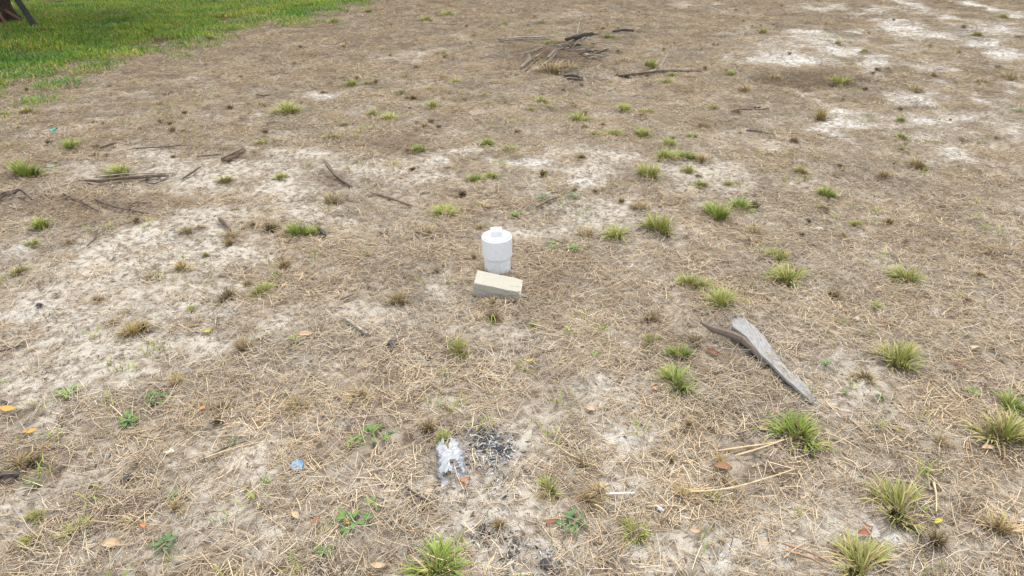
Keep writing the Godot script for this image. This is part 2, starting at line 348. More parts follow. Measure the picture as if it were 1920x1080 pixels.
# sticks: [name, label, tone, radius, [[x, z], ...]]
const STICKS := [
	["bark_slab","split dark bark slab lying on pale sand between two tufts","d",0.013,[[-2.425,-3.679],[-2.301,-3.687],[-2.182,-3.721],[-1.967,-3.772]]],
	["twig","thin pale strip of wood lying along the dark bark slab","l",0.005,[[-2.366,-3.755],[-2.184,-3.79],[-1.949,-3.816]]],
	["twig","short forked twig at the end of the dark bark slab","d",0.005,[[-2.064,-3.695],[-2.0,-3.654],[-1.968,-3.738]]],
	["stick","short straight dark stick on bare sand past the bark slab","d",0.006,[[-1.867,-3.729],[-1.84,-3.916]]],
	["log_chunk","stubby broken brown log chunk, fattest of the wood pieces","b",0.02,[[-1.769,-4.069],[-1.694,-4.253]]],
	["stick","dark split piece of wood leaning on the stubby log chunk","d",0.011,[[-1.791,-4.139],[-1.751,-4.222],[-1.729,-4.307]]],
	["twig","thin twig trailing away from the stubby log chunk","d",0.005,[[-1.95,-4.129],[-1.879,-4.159],[-1.831,-4.222]]],
	["root","crooked dark root lying in brown litter near bright tuft","d",0.007,[[-2.403,-3.479],[-2.27,-3.382],[-2.096,-3.262]]],
	["root","long crooked root with pale bark lying in brown litter","d",0.007,[[-2.213,-3.434],[-2.075,-3.339],[-1.942,-3.283],[-1.845,-3.249]]],
	["twig","straight thin twig crossing the sandy hollow","d",0.004,[[-2.025,-3.397],[-1.898,-3.397]]],
	["bark_strip","reddish brown bark strip standing out of a sandy hump","d",0.01,[[-1.111,-3.934],[-1.007,-3.781],[-0.892,-3.637]]],
	["stick","grey brown stick lying on pale sand above the pipe","b",0.008,[[-0.771,-3.541],[-0.643,-3.464],[-0.527,-3.382]]],
	["stick","slim brown stick beside low green weeds","b",0.007,[[0.125,-3.346],[0.197,-3.404],[0.263,-3.472]]],
	["splinter","small dark wood splinter near a leafy green tuft","d",0.009,[[-2.631,-4.296],[-2.585,-4.395]]],
	["twig","dark curved twig on straw","d",0.008,[[-2.106,-5.741],[-2.013,-5.653],[-1.973,-5.705]]],
	["twig","long faint twig bordering a strip of pale sand","d",0.005,[[-2.426,-4.296],[-2.265,-4.318],[-2.117,-4.418]]],
	["stick","pale bleached stick on straw","l",0.007,[[-0.631,-2.222],[-0.58,-2.17],[-0.526,-2.113]]],
	["branch","long thin branch lying alone beyond the brush pile","d",0.014,[[0.962,-6.366],[1.165,-6.431],[1.429,-6.542],[1.744,-6.519]]],
	["twig","twiggy fork rising beside the long thin branch","l",0.006,[[1.314,-6.587],[1.413,-6.774],[1.522,-7.021]]],
	["log","pale weathered log at the left of the brush pile","l",0.022,[[-0.15,-8.129],[0.15,-8.162],[0.423,-8.196]]],
	["stick","thin grey stick in front of the pale weathered log","l",0.01,[[-0.288,-7.777],[-0.058,-7.87]]],
	["stick","pale bent stick beside the fibrous root clump","l",0.014,[[0.127,-7.396],[0.222,-7.481],[0.311,-7.626]]],
	["branch","grey frayed branch end leaning out of the brush pile","l",0.014,[[0.091,-6.703],[0.169,-7.047],[0.273,-7.34]]],
	["branch","thin dark frayed branch along the grey one","d",0.009,[[0.124,-6.61],[0.207,-6.92],[0.28,-7.231]]],
	["log","dark charred log on top of the brush pile","c",0.022,[[0.58,-7.839],[0.746,-8.095],[0.928,-8.298]]],
	["stick","short charred stick under the dark charred log","c",0.015,[[0.496,-7.597],[0.657,-7.716],[0.746,-7.746]]],
	["stick","pale tan stick at the foot of the brush pile","l",0.012,[[0.756,-7.072],[0.886,-7.204],[1.016,-7.34]]],
	["bark_piece","dark flat piece of bark in front of the brush pile","c",0.02,[[0.47,-6.345],[0.55,-6.324],[0.627,-6.282]]],
	["bark_piece","grey flat piece of bark lying across the dark bark","l",0.014,[[0.464,-6.475],[0.545,-6.453],[0.619,-6.409]]],
	["bark_piece","dark humped piece of bark beyond the brush pile","c",0.028,[[1.197,-8.583],[1.321,-8.657],[1.442,-8.62]]],
	["stick","pale thin stick running out from the dark humped bark","l",0.009,[[1.129,-8.547],[1.3,-8.51],[1.5,-8.51]]],
	["splinter","bleached upright splinter behind the brush pile","l",0.009,[[0.76,-8.474],[0.816,-8.848]]],
	["stick","charred stick end poking from the brush pile","c",0.013,[[0.683,-7.34],[0.803,-7.452],[0.937,-7.509]]],
	["stick","short grey stick lying across the charred heap","l",0.009,[[0.753,-7.509],[0.828,-7.312]]],
	["root","knobby grey root end at the heart of the brush pile","l",0.017,[[0.364,-7.177],[0.474,-7.509],[0.6,-7.626]]],
	["branch","broken pale branch across the heart of the brush pile","l",0.015,[[0.459,-7.746],[0.625,-7.509],[0.789,-7.597]]],
	["branch","dark forked branch sticking out behind the charred log","c",0.013,[[0.679,-7.997],[0.865,-8.403],[1.027,-8.474]]],
	["bark_piece","flat grey bark plate resting in the charred heap","l",0.022,[[0.707,-7.177],[0.809,-7.231],[0.91,-7.177]]],
	["stick","short dark stick end beside the tan stick","d",0.014,[[0.88,-7.396],[1.007,-7.538]]],
	["stick","thin grey stick lying alone near the pale log","l",0.011,[[-0.321,-7.177],[-0.189,-7.258]]],
	["root","grey fibrous root lying against the fibrous clump","l",0.013,[[0.295,-6.774],[0.402,-7.177],[0.462,-7.396]]],
	["bark_piece","bundle end of dark bark strips at the pile foot","d",0.018,[[0.482,-6.24],[0.564,-6.199],[0.627,-6.179]]],
	["twig","thin brown twig on the open straw beyond the tufts","d",0.007,[[1.646,-5.186],[1.744,-5.246],[1.838,-5.261]]],
	["bark_chip","small dark bark chip touching pale bark chip","c",0.01,[[1.864,-5.308],[1.919,-5.339]]],
	["bark_chip","small pale bark chip touching dark bark chip","b",0.01,[[1.862,-5.261],[1.966,-5.292]]],
	["twig","thin black twig on pale sandy straw","c",0.006,[[1.639,-4.756],[1.694,-4.693],[1.803,-4.63]]],
	["wood_stub","small weathered stump of wood on sand","b",0.012,[[-1.452,-3.168],[-1.406,-3.117],[-1.363,-3.054]]],
	["wood_stub","dark stub of wood beside a broad tuft","c",0.009,[[-0.949,-3.091],[-0.916,-3.042],[-0.886,-2.981]]],
	["root","twisted brown driftwood root at the edge of sand","b",0.016,[[-2.704,-3.361],[-2.695,-3.434],[-2.663,-3.464]]],
	["root","arched dark root beyond the driftwood root","d",0.009,[[-2.668,-3.472],[-2.629,-3.487],[-2.539,-3.419]]],
	["stick","charred thin stick on pale sand beside grass","c",0.0036,[[-0.285,-1.358],[-0.252,-1.324],[-0.207,-1.291]]],
	["reed_strip","white curved strip of dry reed on sand","w",0.004,[[0.25,-1.335],[0.284,-1.329],[0.326,-1.339]]],
	["bark_slab","dark slab of bark half buried in brown litter","c",0.012,[[-1.421,-1.389],[-1.386,-1.395],[-1.351,-1.403]]],
	["dry_stem","long pale stem sweeping out from a large tuft","s",0.0032,[[0.586,-1.506],[0.679,-1.51],[0.748,-1.533],[0.817,-1.56]]],
	["dry_stem","second long pale stem sweeping out under the first","s",0.0032,[[0.631,-1.476],[0.707,-1.502],[0.801,-1.551]]],
	["dry_stem","long arched straw stem ending in a small dry tuft","s",0.003,[[0.472,-1.341],[0.57,-1.333],[0.684,-1.377],[0.788,-1.434]]],
	["dry_stem","short pale straight stem standing by a leafy tuft","s",0.003,[[1.137,-1.373],[1.115,-1.322],[1.088,-1.266]]],
	["dry_stem","reddish long stem fanned out beside a tuft","r",0.003,[[0.662,-1.165],[0.713,-1.143],[0.762,-1.11]]],
	["dry_stem","brown long stem fanned out beside a tuft","r",0.003,[[0.66,-1.146],[0.705,-1.122],[0.747,-1.098]]],
	["dry_stem","long thin straw stem lying on sandy litter","s",0.0026,[[-0.876,-1.461],[-0.797,-1.493],[-0.72,-1.542]]],
	["dry_stem","dark thin stem lying straight across sand patch","d",0.0026,[[-0.869,-1.461],[-0.816,-1.504],[-0.767,-1.542]]],
	["twig","thin dark twig at the edge of bare sand","d",0.004,[[-1.807,-2.014],[-1.776,-2.024],[-1.755,-2.057]]],
	["twig","thin bent twig standing in bare sand","d",0.004,[[-1.952,-2.866],[-1.962,-2.946],[-2.01,-3.066]]],
	["twig","thin dark twig lying on brown straw left of pipe","d",0.004,[[-0.678,-2.365],[-0.633,-2.407]]],
	["twig","thin broken twig lying in the brush pile","d",0.008361392482090672,[[0.735,-7.108],[0.806,-7.09],[0.871,-7.011]]],
	["twig","thin broken twig lying in the brush pile","c",0.00652303166817906,[[0.888,-7.717],[0.831,-7.687],[0.768,-7.582]]],
	["twig","thin broken twig lying in the brush pile","l",0.0056384168494321525,[[0.464,-7.717],[0.417,-7.768],[0.367,-7.762]]],
	["twig","thin broken twig lying in the brush pile","d",0.0058378255299804714,[[0.917,-7.867],[0.881,-7.905],[0.837,-7.882]]],
	["twig","thin broken twig lying in the brush pile","c",0.005726674674182415,[[0.48,-6.841],[0.404,-6.919],[0.324,-6.961]]],
	["twig","thin broken twig lying in the brush pile","l",0.005663824228518982,[[1.018,-7.787],[0.987,-7.855],[0.951,-7.87]]],
	["twig","thin broken twig lying in the brush pile","l",0.005264089802204309,[[0.506,-7.97],[0.55,-8.02],[0.59,-8.01]]],
	["twig","thin broken twig lying in the brush pile","c",0.0052280037181431606,[[0.618,-7.642],[0.556,-7.694],[0.49,-7.691]]],
	["twig","thin broken twig lying in the brush pile","l",0.006464737903367442,[[1.051,-8.03],[1.093,-8.039],[1.126,-7.978]]],
	["twig","thin broken twig lying in the brush pile","c",0.0054760822282951,[[0.794,-8.049],[0.702,-7.98],[0.605,-7.824]]],
	["twig","thin broken twig lying in the brush pile","l",0.00810241205879598,[[0.509,-7.02],[0.595,-7.051],[0.678,-7.033]]],
	["twig","thin broken twig lying in the brush pile","d",0.005833933572195188,[[0.434,-7.1],[0.472,-7.104],[0.506,-7.05]]],
	["twig","thin broken twig lying in the brush pile","d",0.0062498014773716285,[[0.71,-7.569],[0.635,-7.535],[0.555,-7.43]]],
	["twig","thin broken twig lying in the brush pile","l",0.005646117857698465,[[0.606,-7.814],[0.532,-7.768],[0.453,-7.644]]],
	["twig","thin broken twig lying in the brush pile","l",0.008305182047194506,[[0.386,-6.836],[0.339,-6.86],[0.29,-6.835]]],
	["twig","thin broken twig lying in the brush pile","l",0.006336741174412646,[[0.669,-7.493],[0.711,-7.559],[0.75,-7.575]]]]
# fallen leaves: [x, z, length, turn in degrees, tone, label]
const LEAVES := [
	[0.865,-1.598,0.048,20,"rb","curled reddish brown leaf beside large green tuft"],
	[0.761,-1.612,0.048,-10,"tn","pale brown curled leaf touching the reddish brown leaf"],
	[0.585,-1.434,0.054,10,"br","flat brown leaf under small reddish tuft"],
	[-0.13,-1.389,0.029,-15,"or","small orange leaf beside crushed clear plastic"],
	[1.077,-1.235,0.026,-20,"ye","bright yellow leaf on straw"],
	[-1.433,-1.588,0.041,-15,"oc","ochre leaf in green weeds at sand edge"],
	[-1.562,-1.686,0.057,5,"oc","ochre leaf on bare sand"],
	[-0.95,-1.671,0.023,-60,"or","tiny orange leaf upright in straw"],
	[0.461,-1.793,0.031,75,"or","orange leaf upright under leafy tuft"],
	[-0.757,-2.123,0.055,-5,"pe","pale peach leaf on sandy straw"],
	[-1.12,-2.137,0.039,5,"ye","dull yellow leaf on bare sand"],
	[0.098,-1.24,0.03,-10,"rb","russet leaf beside broad leafed weed"],
	[0.061,-1.969,0.033,20,"ye","small yellow brown leaf on straw before pipe"],
	[-0.076,-1.859,0.032,-40,"rb","reddish leaf half buried in straw"],
	[-0.922,-1.221,0.027,20,"or","bright orange leaf in reddish grass"],
	[-0.421,-1.245,0.025,60,"or","orange brown leaf beside broad leafed weed"],
	[-0.987,-1.177,0.047,-5,"tn","long tan leaf on brown litter"],
	[-0.555,-1.262,0.033,50,"tn","tan leaf on bare sand"],
	[-0.497,-1.241,0.03,-50,"rb","slim russet leaf on sandy straw"],
	[0.893,-1.221,0.027,60,"rb","russet leaf upright on pale sand"],
	[1.525,-1.934,0.029,0,"rb","small red leaf in straw"],
	[1.63,-2.027,0.034,10,"pe","pinkish leaf on pale straw"],
	[0.246,-1.702,0.037,10,"pe","pinkish leaf on sand above bare patch"],
	[1.368,-1.51,0.04,-10,"pe","pale peach leaf on straw under brown tuft"],
	[-0.315,-1.102,0.036,5,"tn","tan leaf lying beside a lush green tuft"],
	[0.7,-1.991,0.045,40,"rb","brown leaf on straw near grey palm boot"],
	[0.878,-1.203,0.037,-3,"rb","long russet leaf on light sand"],
	[0.456,-1.208,0.032,15,"tn","pale tan leaf on straw slope"],
	[-0.22,-1.339,0.029,-40,"pe","peach leaf on sandy ground beside plastic"]]
# stones, chips and cinders: [x, z, width, tone, label]
const STONES := [
	[1.476,-3.066,0.051,"w","pale flat stone chip on straw"],
	[-0.977,-1.493,0.028,"w","pale shell chip on brown litter"],
	[1.299,-2.218,0.03,"w","small pale chip near palm boot"],
	[-2.767,-3.972,0.048,"g","grey stone beside a green tuft"],
	[1.3,-1.245,0.023,"w","white stone half out of view at straw edge"],
	[0.388,-1.291,0.02,"bw","bluish white pebble on straw"],
	[2.663,-5.127,0.048,"w","white upright shard on white sand"],
	[2.113,-4.606,0.038,"w","pale chip with dark side on straw"],
	[-0.331,-1.311,0.008,"w","small round white pebble on brown litter"],
	[-0.312,-1.149,0.012,"w","small pale stone at sand edge"],
	[-1.862,-2.344,0.032,"c","black charcoal lump on pale sand"],
	[-0.435,-2.067,0.065,"c","flat dark lump on straw"],
	[-0.29,-1.978,0.03,"c","small dark cinder on straw"],
	[-1.059,-1.401,0.035,"c","dark bluish chip in brown litter"],
	[-0.006,-1.143,0.018,"c","dark cinder on sand beside tuft"],
	[0.077,-1.116,0.031,"c","flat black cinder on sand"],
	[-0.074,-1.224,0.019,"c","black cinder on pale sand"],
	[-0.034,-1.519,0.025,"c","dark cinder in ash beside plastic"],
	[-0.072,-1.579,0.022,"c","charcoal flake in ash"],
	[-1.601,-1.72,0.03,"c","dark pebble on bare sand"],
	[-1.169,-2.686,0.016,"c","tiny black pebble on bare sand"],
	[-1.99,-8.129,0.072,"g","purple grey stone on straw"]]

const GRID := 0.04
const GX0 := -10.0
const GZ0 := -14.0
const GNX := 500
const GNZ := 362

var rng := RandomNumberGenerator.new()
var n_big := FastNoiseLite.new()
var n_mid := FastNoiseLite.new()
var n_fine := FastNoiseLite.new()
var layers := []
var taken := {}

# ------------------------------------------------------------------ small helpers
func numbered(called: String) -> String:
	var k: int = taken.get(called, 0)
	taken[called] = k + 1
	return called if k == 0 else "%s_%03d" % [called, k]

func tag(o: Node, label: String, category: String, group := "", kind := ""):
	o.set_meta("label", label)
	if category: o.set_meta("category", category)
	if group: o.set_meta("group", group)
	if kind: o.set_meta("kind", kind)
	return o

func base(called: String, where: Vector3, turn := 0.0) -> Node3D:
	var o := Node3D.new()
	o.name = numbered(called)
	add_child(o)
	o.position = where
	o.rotation.y = turn
	return o

func part(called: String, mesh: Mesh, material: Material, parent: Node) -> MeshInstance3D:
	var o := MeshInstance3D.new()
	o.name = numbered(called) if parent == self else called
	o.mesh = mesh
	o.material_override = material
	parent.add_child(o, true)
	return o

func lin(r: float, g: float, b: float) -> Color:
	return Color(r, g, b).linear_to_srgb()

func vary(c: Color, amount: float) -> Color:
	var k := 1.0 + rng.randf_range(-amount, amount)
	var w := rng.randf_range(-0.06, 0.06)
	return Color(c.r * k * (1.0 + w), c.g * k, c.b * k * (1.0 - w))

func noise_texture(kind: int, frequency: float, stops: Array, colours: Array, size := 512, seed_value := 1, octaves := 4, normal := 0.0) -> NoiseTexture2D:
	var n := FastNoiseLite.new()
	n.noise_type = kind
	n.frequency = frequency
	n.seed = seed_value
	n.fractal_octaves = octaves
	var t := NoiseTexture2D.new()
	t.width = size
	t.height = size
	t.seamless = true
	t.noise = n
	if normal > 0.0:
		t.as_normal_map = true
		t.bump_strength = normal
	else:
		var g := Gradient.new()
		g.offsets = PackedFloat32Array(stops)
		g.colors = PackedColorArray(colours)
		t.color_ramp = g
	return t

func grey(v: float) -> Color:
	return Color(v, v, v)

# triangle collector with vertex colours
class Soup:
	var v := PackedVector3Array()
	var n := PackedVector3Array()
	var c := PackedColorArray()
	var i := PackedInt32Array()
	func mesh() -> ArrayMesh:
		var a := []
		a.resize(Mesh.ARRAY_MAX)
		a[Mesh.ARRAY_VERTEX] = v
		a[Mesh.ARRAY_NORMAL] = n
		a[Mesh.ARRAY_COLOR] = c
		a[Mesh.ARRAY_INDEX] = i
		var m := ArrayMesh.new()
		m.add_surface_from_arrays(Mesh.PRIMITIVE_TRIANGLES, a)
		return m
	# a round strand along pts, tapering from r0 to r1
	func strand(pts: Array, r0: float, r1: float, c0: Color, c1: Color, sides := 3, flat := 1.0):
		var start := v.size()
		var count := pts.size()
		for k in count:
			var t: Vector3 = (pts[min(k + 1, count - 1)] - pts[max(k - 1, 0)]).normalized()
			var u := t.cross(Vector3.UP)
			u = u.normalized() if u.length() > 0.01 else Vector3.RIGHT
			var w := u.cross(t)
			var f := float(k) / (count - 1)
			var r := lerpf(r0, r1, f)
			var col := c0.lerp(c1, f)
			for s in sides:
				var a := TAU * s / sides + 0.5
				var d := u * cos(a) + w * sin(a) * flat
				v.append(pts[k] + d * r)
				n.append(d.normalized())
				c.append(col)
		for k in count - 1:
			for s in sides:
				var a0 := start + k * sides + s
				var b0 := start + k * sides + (s + 1) % sides
				i.append_array([a0, b0, a0 + sides, b0, b0 + sides, a0 + sides])
	# a flat tapering grass blade along pts, side is its width direction
	func blade(pts: Array, width: float, side: Vector3, c0: Color, c1: Color):
		var start := v.size()
		var count := pts.size()
		for k in count:
			var f := float(k) / (count - 1)
			var w := width * 0.5 * (1.0 - f * f * 0.9) * (0.7 + 0.6 * minf(f * 3.0, 0.5))
			var t: Vector3 = (pts[min(k + 1, count - 1)] - pts[max(k - 1, 0)]).normalized()
			var nn := side.cross(t).normalized()
			var col := c0.lerp(c1, f)
			v.append_array([pts[k] - side * w, pts[k] + side * w])
			n.append_array([nn, nn])
			c.append_array([col, col])
		for k in count - 1:
			var a0 := start + k * 2
			i.append_array([a0, a0 + 2, a0 + 1, a0 + 1, a0 + 2, a0 + 3])

# ------------------------------------------------------------------ the lie of the land
func rasterise(patches: Array, ragged: float) -> PackedFloat32Array:
	var g := PackedFloat32Array()
	g.resize(GNX * GNZ)
	for e in patches:
		var det: float = e[2] * e[5] - e[3] * e[4]
		var ex: float = sqrt(e[5] * e[5] + e[3] * e[3]) / absf(det) * 1.5
		var ez: float = sqrt(e[4] * e[4] + e[2] * e[2]) / absf(det) * 1.5
		var i0 := clampi(int((e[0] - ex - GX0) / GRID), 0, GNX - 1)
		var i1 := clampi(int((e[0] + ex - GX0) / GRID) + 1, 0, GNX - 1)
		var j0 := clampi(int((e[1] - ez - GZ0) / GRID), 0, GNZ - 1)
		var j1 := clampi(int((e[1] + ez - GZ0) / GRID) + 1, 0, GNZ - 1)
		for j in range(j0, j1 + 1):
			var z := GZ0 + j * GRID
			for i in range(i0, i1 + 1):
				var x := GX0 + i * GRID
				var dx: float = x - e[0]
				var dz: float = z - e[1]
				var d := Vector2(e[2] * dx + e[3] * dz, e[4] * dx + e[5] * dz).length()
				d += ragged * (n_mid.get_noise_2d(x * 3.0, z * 3.0) + 0.7 * n_fine.get_noise_2d(x * 3.0, z * 3.0))
				var s: float = e[6] * (1.0 - smoothstep(0.72, 1.22, d))
				var at := j * GNX + i
				if s > g[at]: g[at] = s
	return g

func look(layer: int, x: float, z: float) -> float:
	var fx := (x - GX0) / GRID
	var fz := (z - GZ0) / GRID
	if fx < 0.0 or fz < 0.0 or fx >= GNX - 1 or fz >= GNZ - 1: return 0.0
	var i := int(fx)
	var j := int(fz)
	var g: PackedFloat32Array = layers[layer]
	var at := j * GNX + i
	return lerpf(lerpf(g[at], g[at + 1], fx - i), lerpf(g[at + GNX], g[at + GNX + 1], fx - i), fz - j)

# patches that stay clear of straw: under sticks, the palm frond base, the brick and the pipe
func kept_clear() -> Array:
	var out := []
	var lines := []
	for s in STICKS:
		for k in s[4].size() - 1: lines.append([s[4][k], s[4][k + 1], s[3] + 0.03])
	for s in [[[0.945,-1.715],[0.894,-1.928],0.03],[[0.894,-1.928],[0.854,-2.134],0.06],[[0.856,-1.982],[0.725,-2.17],0.04],[[-0.157,-2.54],[0.04,-2.54],0.03],[[-0.105,-2.686],[-0.023,-2.686],0.07],[[-0.191,-1.542],[-0.161,-1.397],0.04]]: lines.append(s)
	for l in lines:
		var d := Vector2(l[1][0] - l[0][0], l[1][1] - l[0][1])
		var a := d.normalized() / (d.length() * 0.5 + 0.02)
		var b: Vector2 = Vector2(-d.y, d.x).normalized() / float(l[2])
		out.append([(l[0][0] + l[1][0]) * 0.5, (l[0][1] + l[1][1]) * 0.5, a.x, a.y, b.x, b.y, 1.0])
	for l in LEAVES: out.append([l[0], l[1], 1.0 / 0.04, 0.0, 0.0, 1.0 / 0.04, 0.8])
	for l in WEEDS: out.append([l[0], l[1], 1.6 / l[2], 0.0, 0.0, 1.6 / l[2], 0.7])
	return out

func lawn_edge(z: float) -> float:
	var last := LAWN_EDGE.size() - 1
	for k in last:
		var a: Array = LAWN_EDGE[k]
		var b: Array = LAWN_EDGE[k + 1]
		if z > b[1] or k == last - 1:
			return lerpf(a[0], b[0], (z - a[1]) / (b[1] - a[1]))
	return -99.0

# 1 inside the lawn, 0 outside, with a ragged edge
func lawn(x: float, z: float) -> float:
	if z > -3.0: return 0.0
	var d := lawn_edge(z) - x + 0.5 * n_mid.get_noise_2d(x * 1.2, z * 1.2) + 0.25 * n_fine.get_noise_2d(x, z)
	return smoothstep(-0.75, 0.4, d)

func height(x: float, z: float) -> float:
	var far := x * x + z * z
	var h := 0.035 * n_big.get_noise_2d(x, z) + 0.014 * n_mid.get_noise_2d(x, z)
	if far < 260.0: h += 0.010 * n_fine.get_noise_2d(x, z) + 0.006 * n_fine.get_noise_2d(x * 2.7 + 40.0, z * 2.7)
	return h

func spot(x: float, z: float, lift := 0.0) -> Vector3:
	return Vector3(x, height(x, z) + lift, z)

# how thickly dry straw lies: 0 bare, 1 a closed mat
func straw_cover(x: float, z: float) -> float:
	var bare := maxf(look(0, x, z) * 0.95, maxf(look(1, x, z) * 1.0, look(2, x, z) * 0.8))
	var c := 0.84 + 0.7 * n_mid.get_noise_2d(x * 1.3 + 9.0, z * 1.3) + 0.75 * n_fine.get_noise_2d(x * 0.8 + 5.0, z * 0.8)
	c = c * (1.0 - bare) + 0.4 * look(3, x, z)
	return clampf(c, 0.03, 1.0) * (1.0 - 0.8 * lawn(x, z)) * (1.0 - 0.85 * look(5, x, z))

# ------------------------------------------------------------------ materials
var m_ground: StandardMaterial3D
var m_straw: StandardMaterial3D
var m_grass: StandardMaterial3D
var m_wood := {}
var m_leaf := {}
var m_stone := {}

func plain(c: Color, rough := 0.9) -> StandardMaterial3D:
	var m := StandardMaterial3D.new()
	m.albedo_color = c
	m.roughness = rough
	m.metallic_specular = 0.3
	return m

func make_materials():
	m_ground = plain(Color.WHITE, 0.97)
	m_ground.metallic_specular = 0.15
	m_ground.vertex_color_use_as_albedo = true
	m_ground.albedo_texture = noise_texture(FastNoiseLite.TYPE_SIMPLEX, 0.16, [0.0, 0.30, 0.5, 0.72, 1.0], [grey(0.52), grey(0.78), grey(0.92), grey(1.0), grey(1.0)], 1024, 3, 3)
	m_ground.uv1_scale = Vector3(1.9, 1.9, 1.9)
	m_ground.detail_enabled = true
	m_ground.detail_blend_mode = BaseMaterial3D.BLEND_MODE_MUL
	m_ground.detail_uv_layer = BaseMaterial3D.DETAIL_UV_2
	m_ground.detail_albedo = noise_texture(FastNoiseLite.TYPE_SIMPLEX_SMOOTH, 0.02, [0.0, 0.34, 0.48, 0.7, 1.0], [Color(0.62, 0.58, 0.54), Color(0.84, 0.82, 0.8), Color(0.95, 0.94, 0.93), Color.WHITE, Color.WHITE], 1024, 8, 5)
	m_ground.normal_enabled = true
	m_ground.normal_scale = 0.7
	m_ground.normal_texture = noise_texture(FastNoiseLite.TYPE_SIMPLEX, 0.06, [], [], 1024, 5, 5, 6.0)
	m_straw = plain(Color.WHITE, 0.75)
	m_straw.vertex_color_use_as_albedo = true
	m_straw.cull_mode = BaseMaterial3D.CULL_DISABLED
	m_grass = plain(Color.WHITE, 0.6)
	m_grass.vertex_color_use_as_albedo = true
	m_grass.cull_mode = BaseMaterial3D.CULL_DISABLED
	m_grass.backlight_enabled = true
	m_grass.backlight = Color(0.5, 0.5, 0.5)
	var tones := {"d": [lin(.045, .032, .025), lin(.17, .13, .10)], "b": [lin(.08, .056, .04), lin(.25, .19, .14)], "l": [lin(.13, .11, .092), lin(.42, .375, .32)], "c": [lin(.02, .018, .017), lin(.11, .098, .088)], "w": [lin(.55, .53, .48), lin(.75, .73, .68)], "s": [lin(.36, .27, .16), lin(.56, .45, .29)], "r": [lin(.2, .11, .065), lin(.4, .26, .16)], "g": [lin(.16, .155, .155), lin(.33, .325, .325)], "k": [lin(.11, .085, .07), lin(.22, .175, .14)]}
	for k in tones:
		var m := plain(Color.WHITE, 0.88)
		var a: Color = tones[k][0]
		var b: Color = tones[k][1]
		m.albedo_texture = noise_texture(FastNoiseLite.TYPE_SIMPLEX, 0.035, [0.0, 0.3, 0.55, 0.8, 1.0], [a, a.lerp(b, 0.25), a.lerp(b, 0.65), b, b], 256, 21, 5)
		m.uv1_triplanar = true
		m.uv1_scale = Vector3(2.2, 26, 26)
		m.normal_enabled = true
		m.normal_texture = noise_texture(FastNoiseLite.TYPE_SIMPLEX, 0.04, [], [], 256, 22, 4, 8.0)
		m_wood[k] = m
	var leaves := {"rb": lin(.25, .10, .055), "tn": lin(.45, .32, .2), "br": lin(.24, .13, .07), "or": lin(.52, .20, .06), "ye": lin(.42, .36, .06), "oc": lin(.48, .28, .08), "pe": lin(.55, .36, .24)}
	for k in leaves:
		var m := plain(Color.WHITE, 0.7)
		var a: Color = leaves[k]
		m.albedo_texture = noise_texture(FastNoiseLite.TYPE_SIMPLEX, 0.03, [0.0, 0.4, 0.6, 1.0], [a * 0.6, a * 0.9, a, a.lightened(0.12)], 128, 31, 4)
		m.uv1_triplanar = true
		m.uv1_scale = Vector3(12, 12, 12)
		m.cull_mode = BaseMaterial3D.CULL_DISABLED
		m.backlight_enabled = true
		m.backlight = Color(0.3, 0.3, 0.3)
		m_leaf[k] = m
	var stones := {"w": lin(.47, .43, .36), "g": lin(.32, .31, .32), "bw": lin(.5, .54, .62), "c": lin(.05, .048, .052)}
	for k in stones:
		var m := plain(Color.WHITE, 0.85)
		var a: Color = stones[k]
		m.albedo_texture = noise_texture(FastNoiseLite.TYPE_SIMPLEX, 0.05, [0.0, 0.4, 0.6, 1.0], [a * 0.55, a * 0.85, a, a.lightened(0.15)], 128, 41, 5)
		m.uv1_triplanar = true
		m.uv1_scale = Vector3(14, 14, 14)
		m_stone[k] = m

# ------------------------------------------------------------------ ground sheet
func axis(fine_from: float, fine_to: float, coarse_from: float, coarse_to: float, fine: float, coarse: float, reach: float) -> PackedFloat32Array:
	var out := PackedFloat32Array()
	var p := fine_from
	while p < fine_to:
		out.append(p)
		p += fine
	while p < coarse_to:
		out.append(p)
		p += coarse
	var s := coarse
	while p < reach:
		out.append(p)
		s *= 1.35
		p += s
	out.append(reach)
	p = fine_from - coarse
	var low := []
	while p > coarse_from:
		low.append(p)
		p -= coarse
	s = coarse
	while p > -reach:
		low.append(p)
		s *= 1.35
		p -= s
	low.append(-reach)
	low.reverse()
	var all := PackedFloat32Array(low)
	all.append_array(out)
	return all

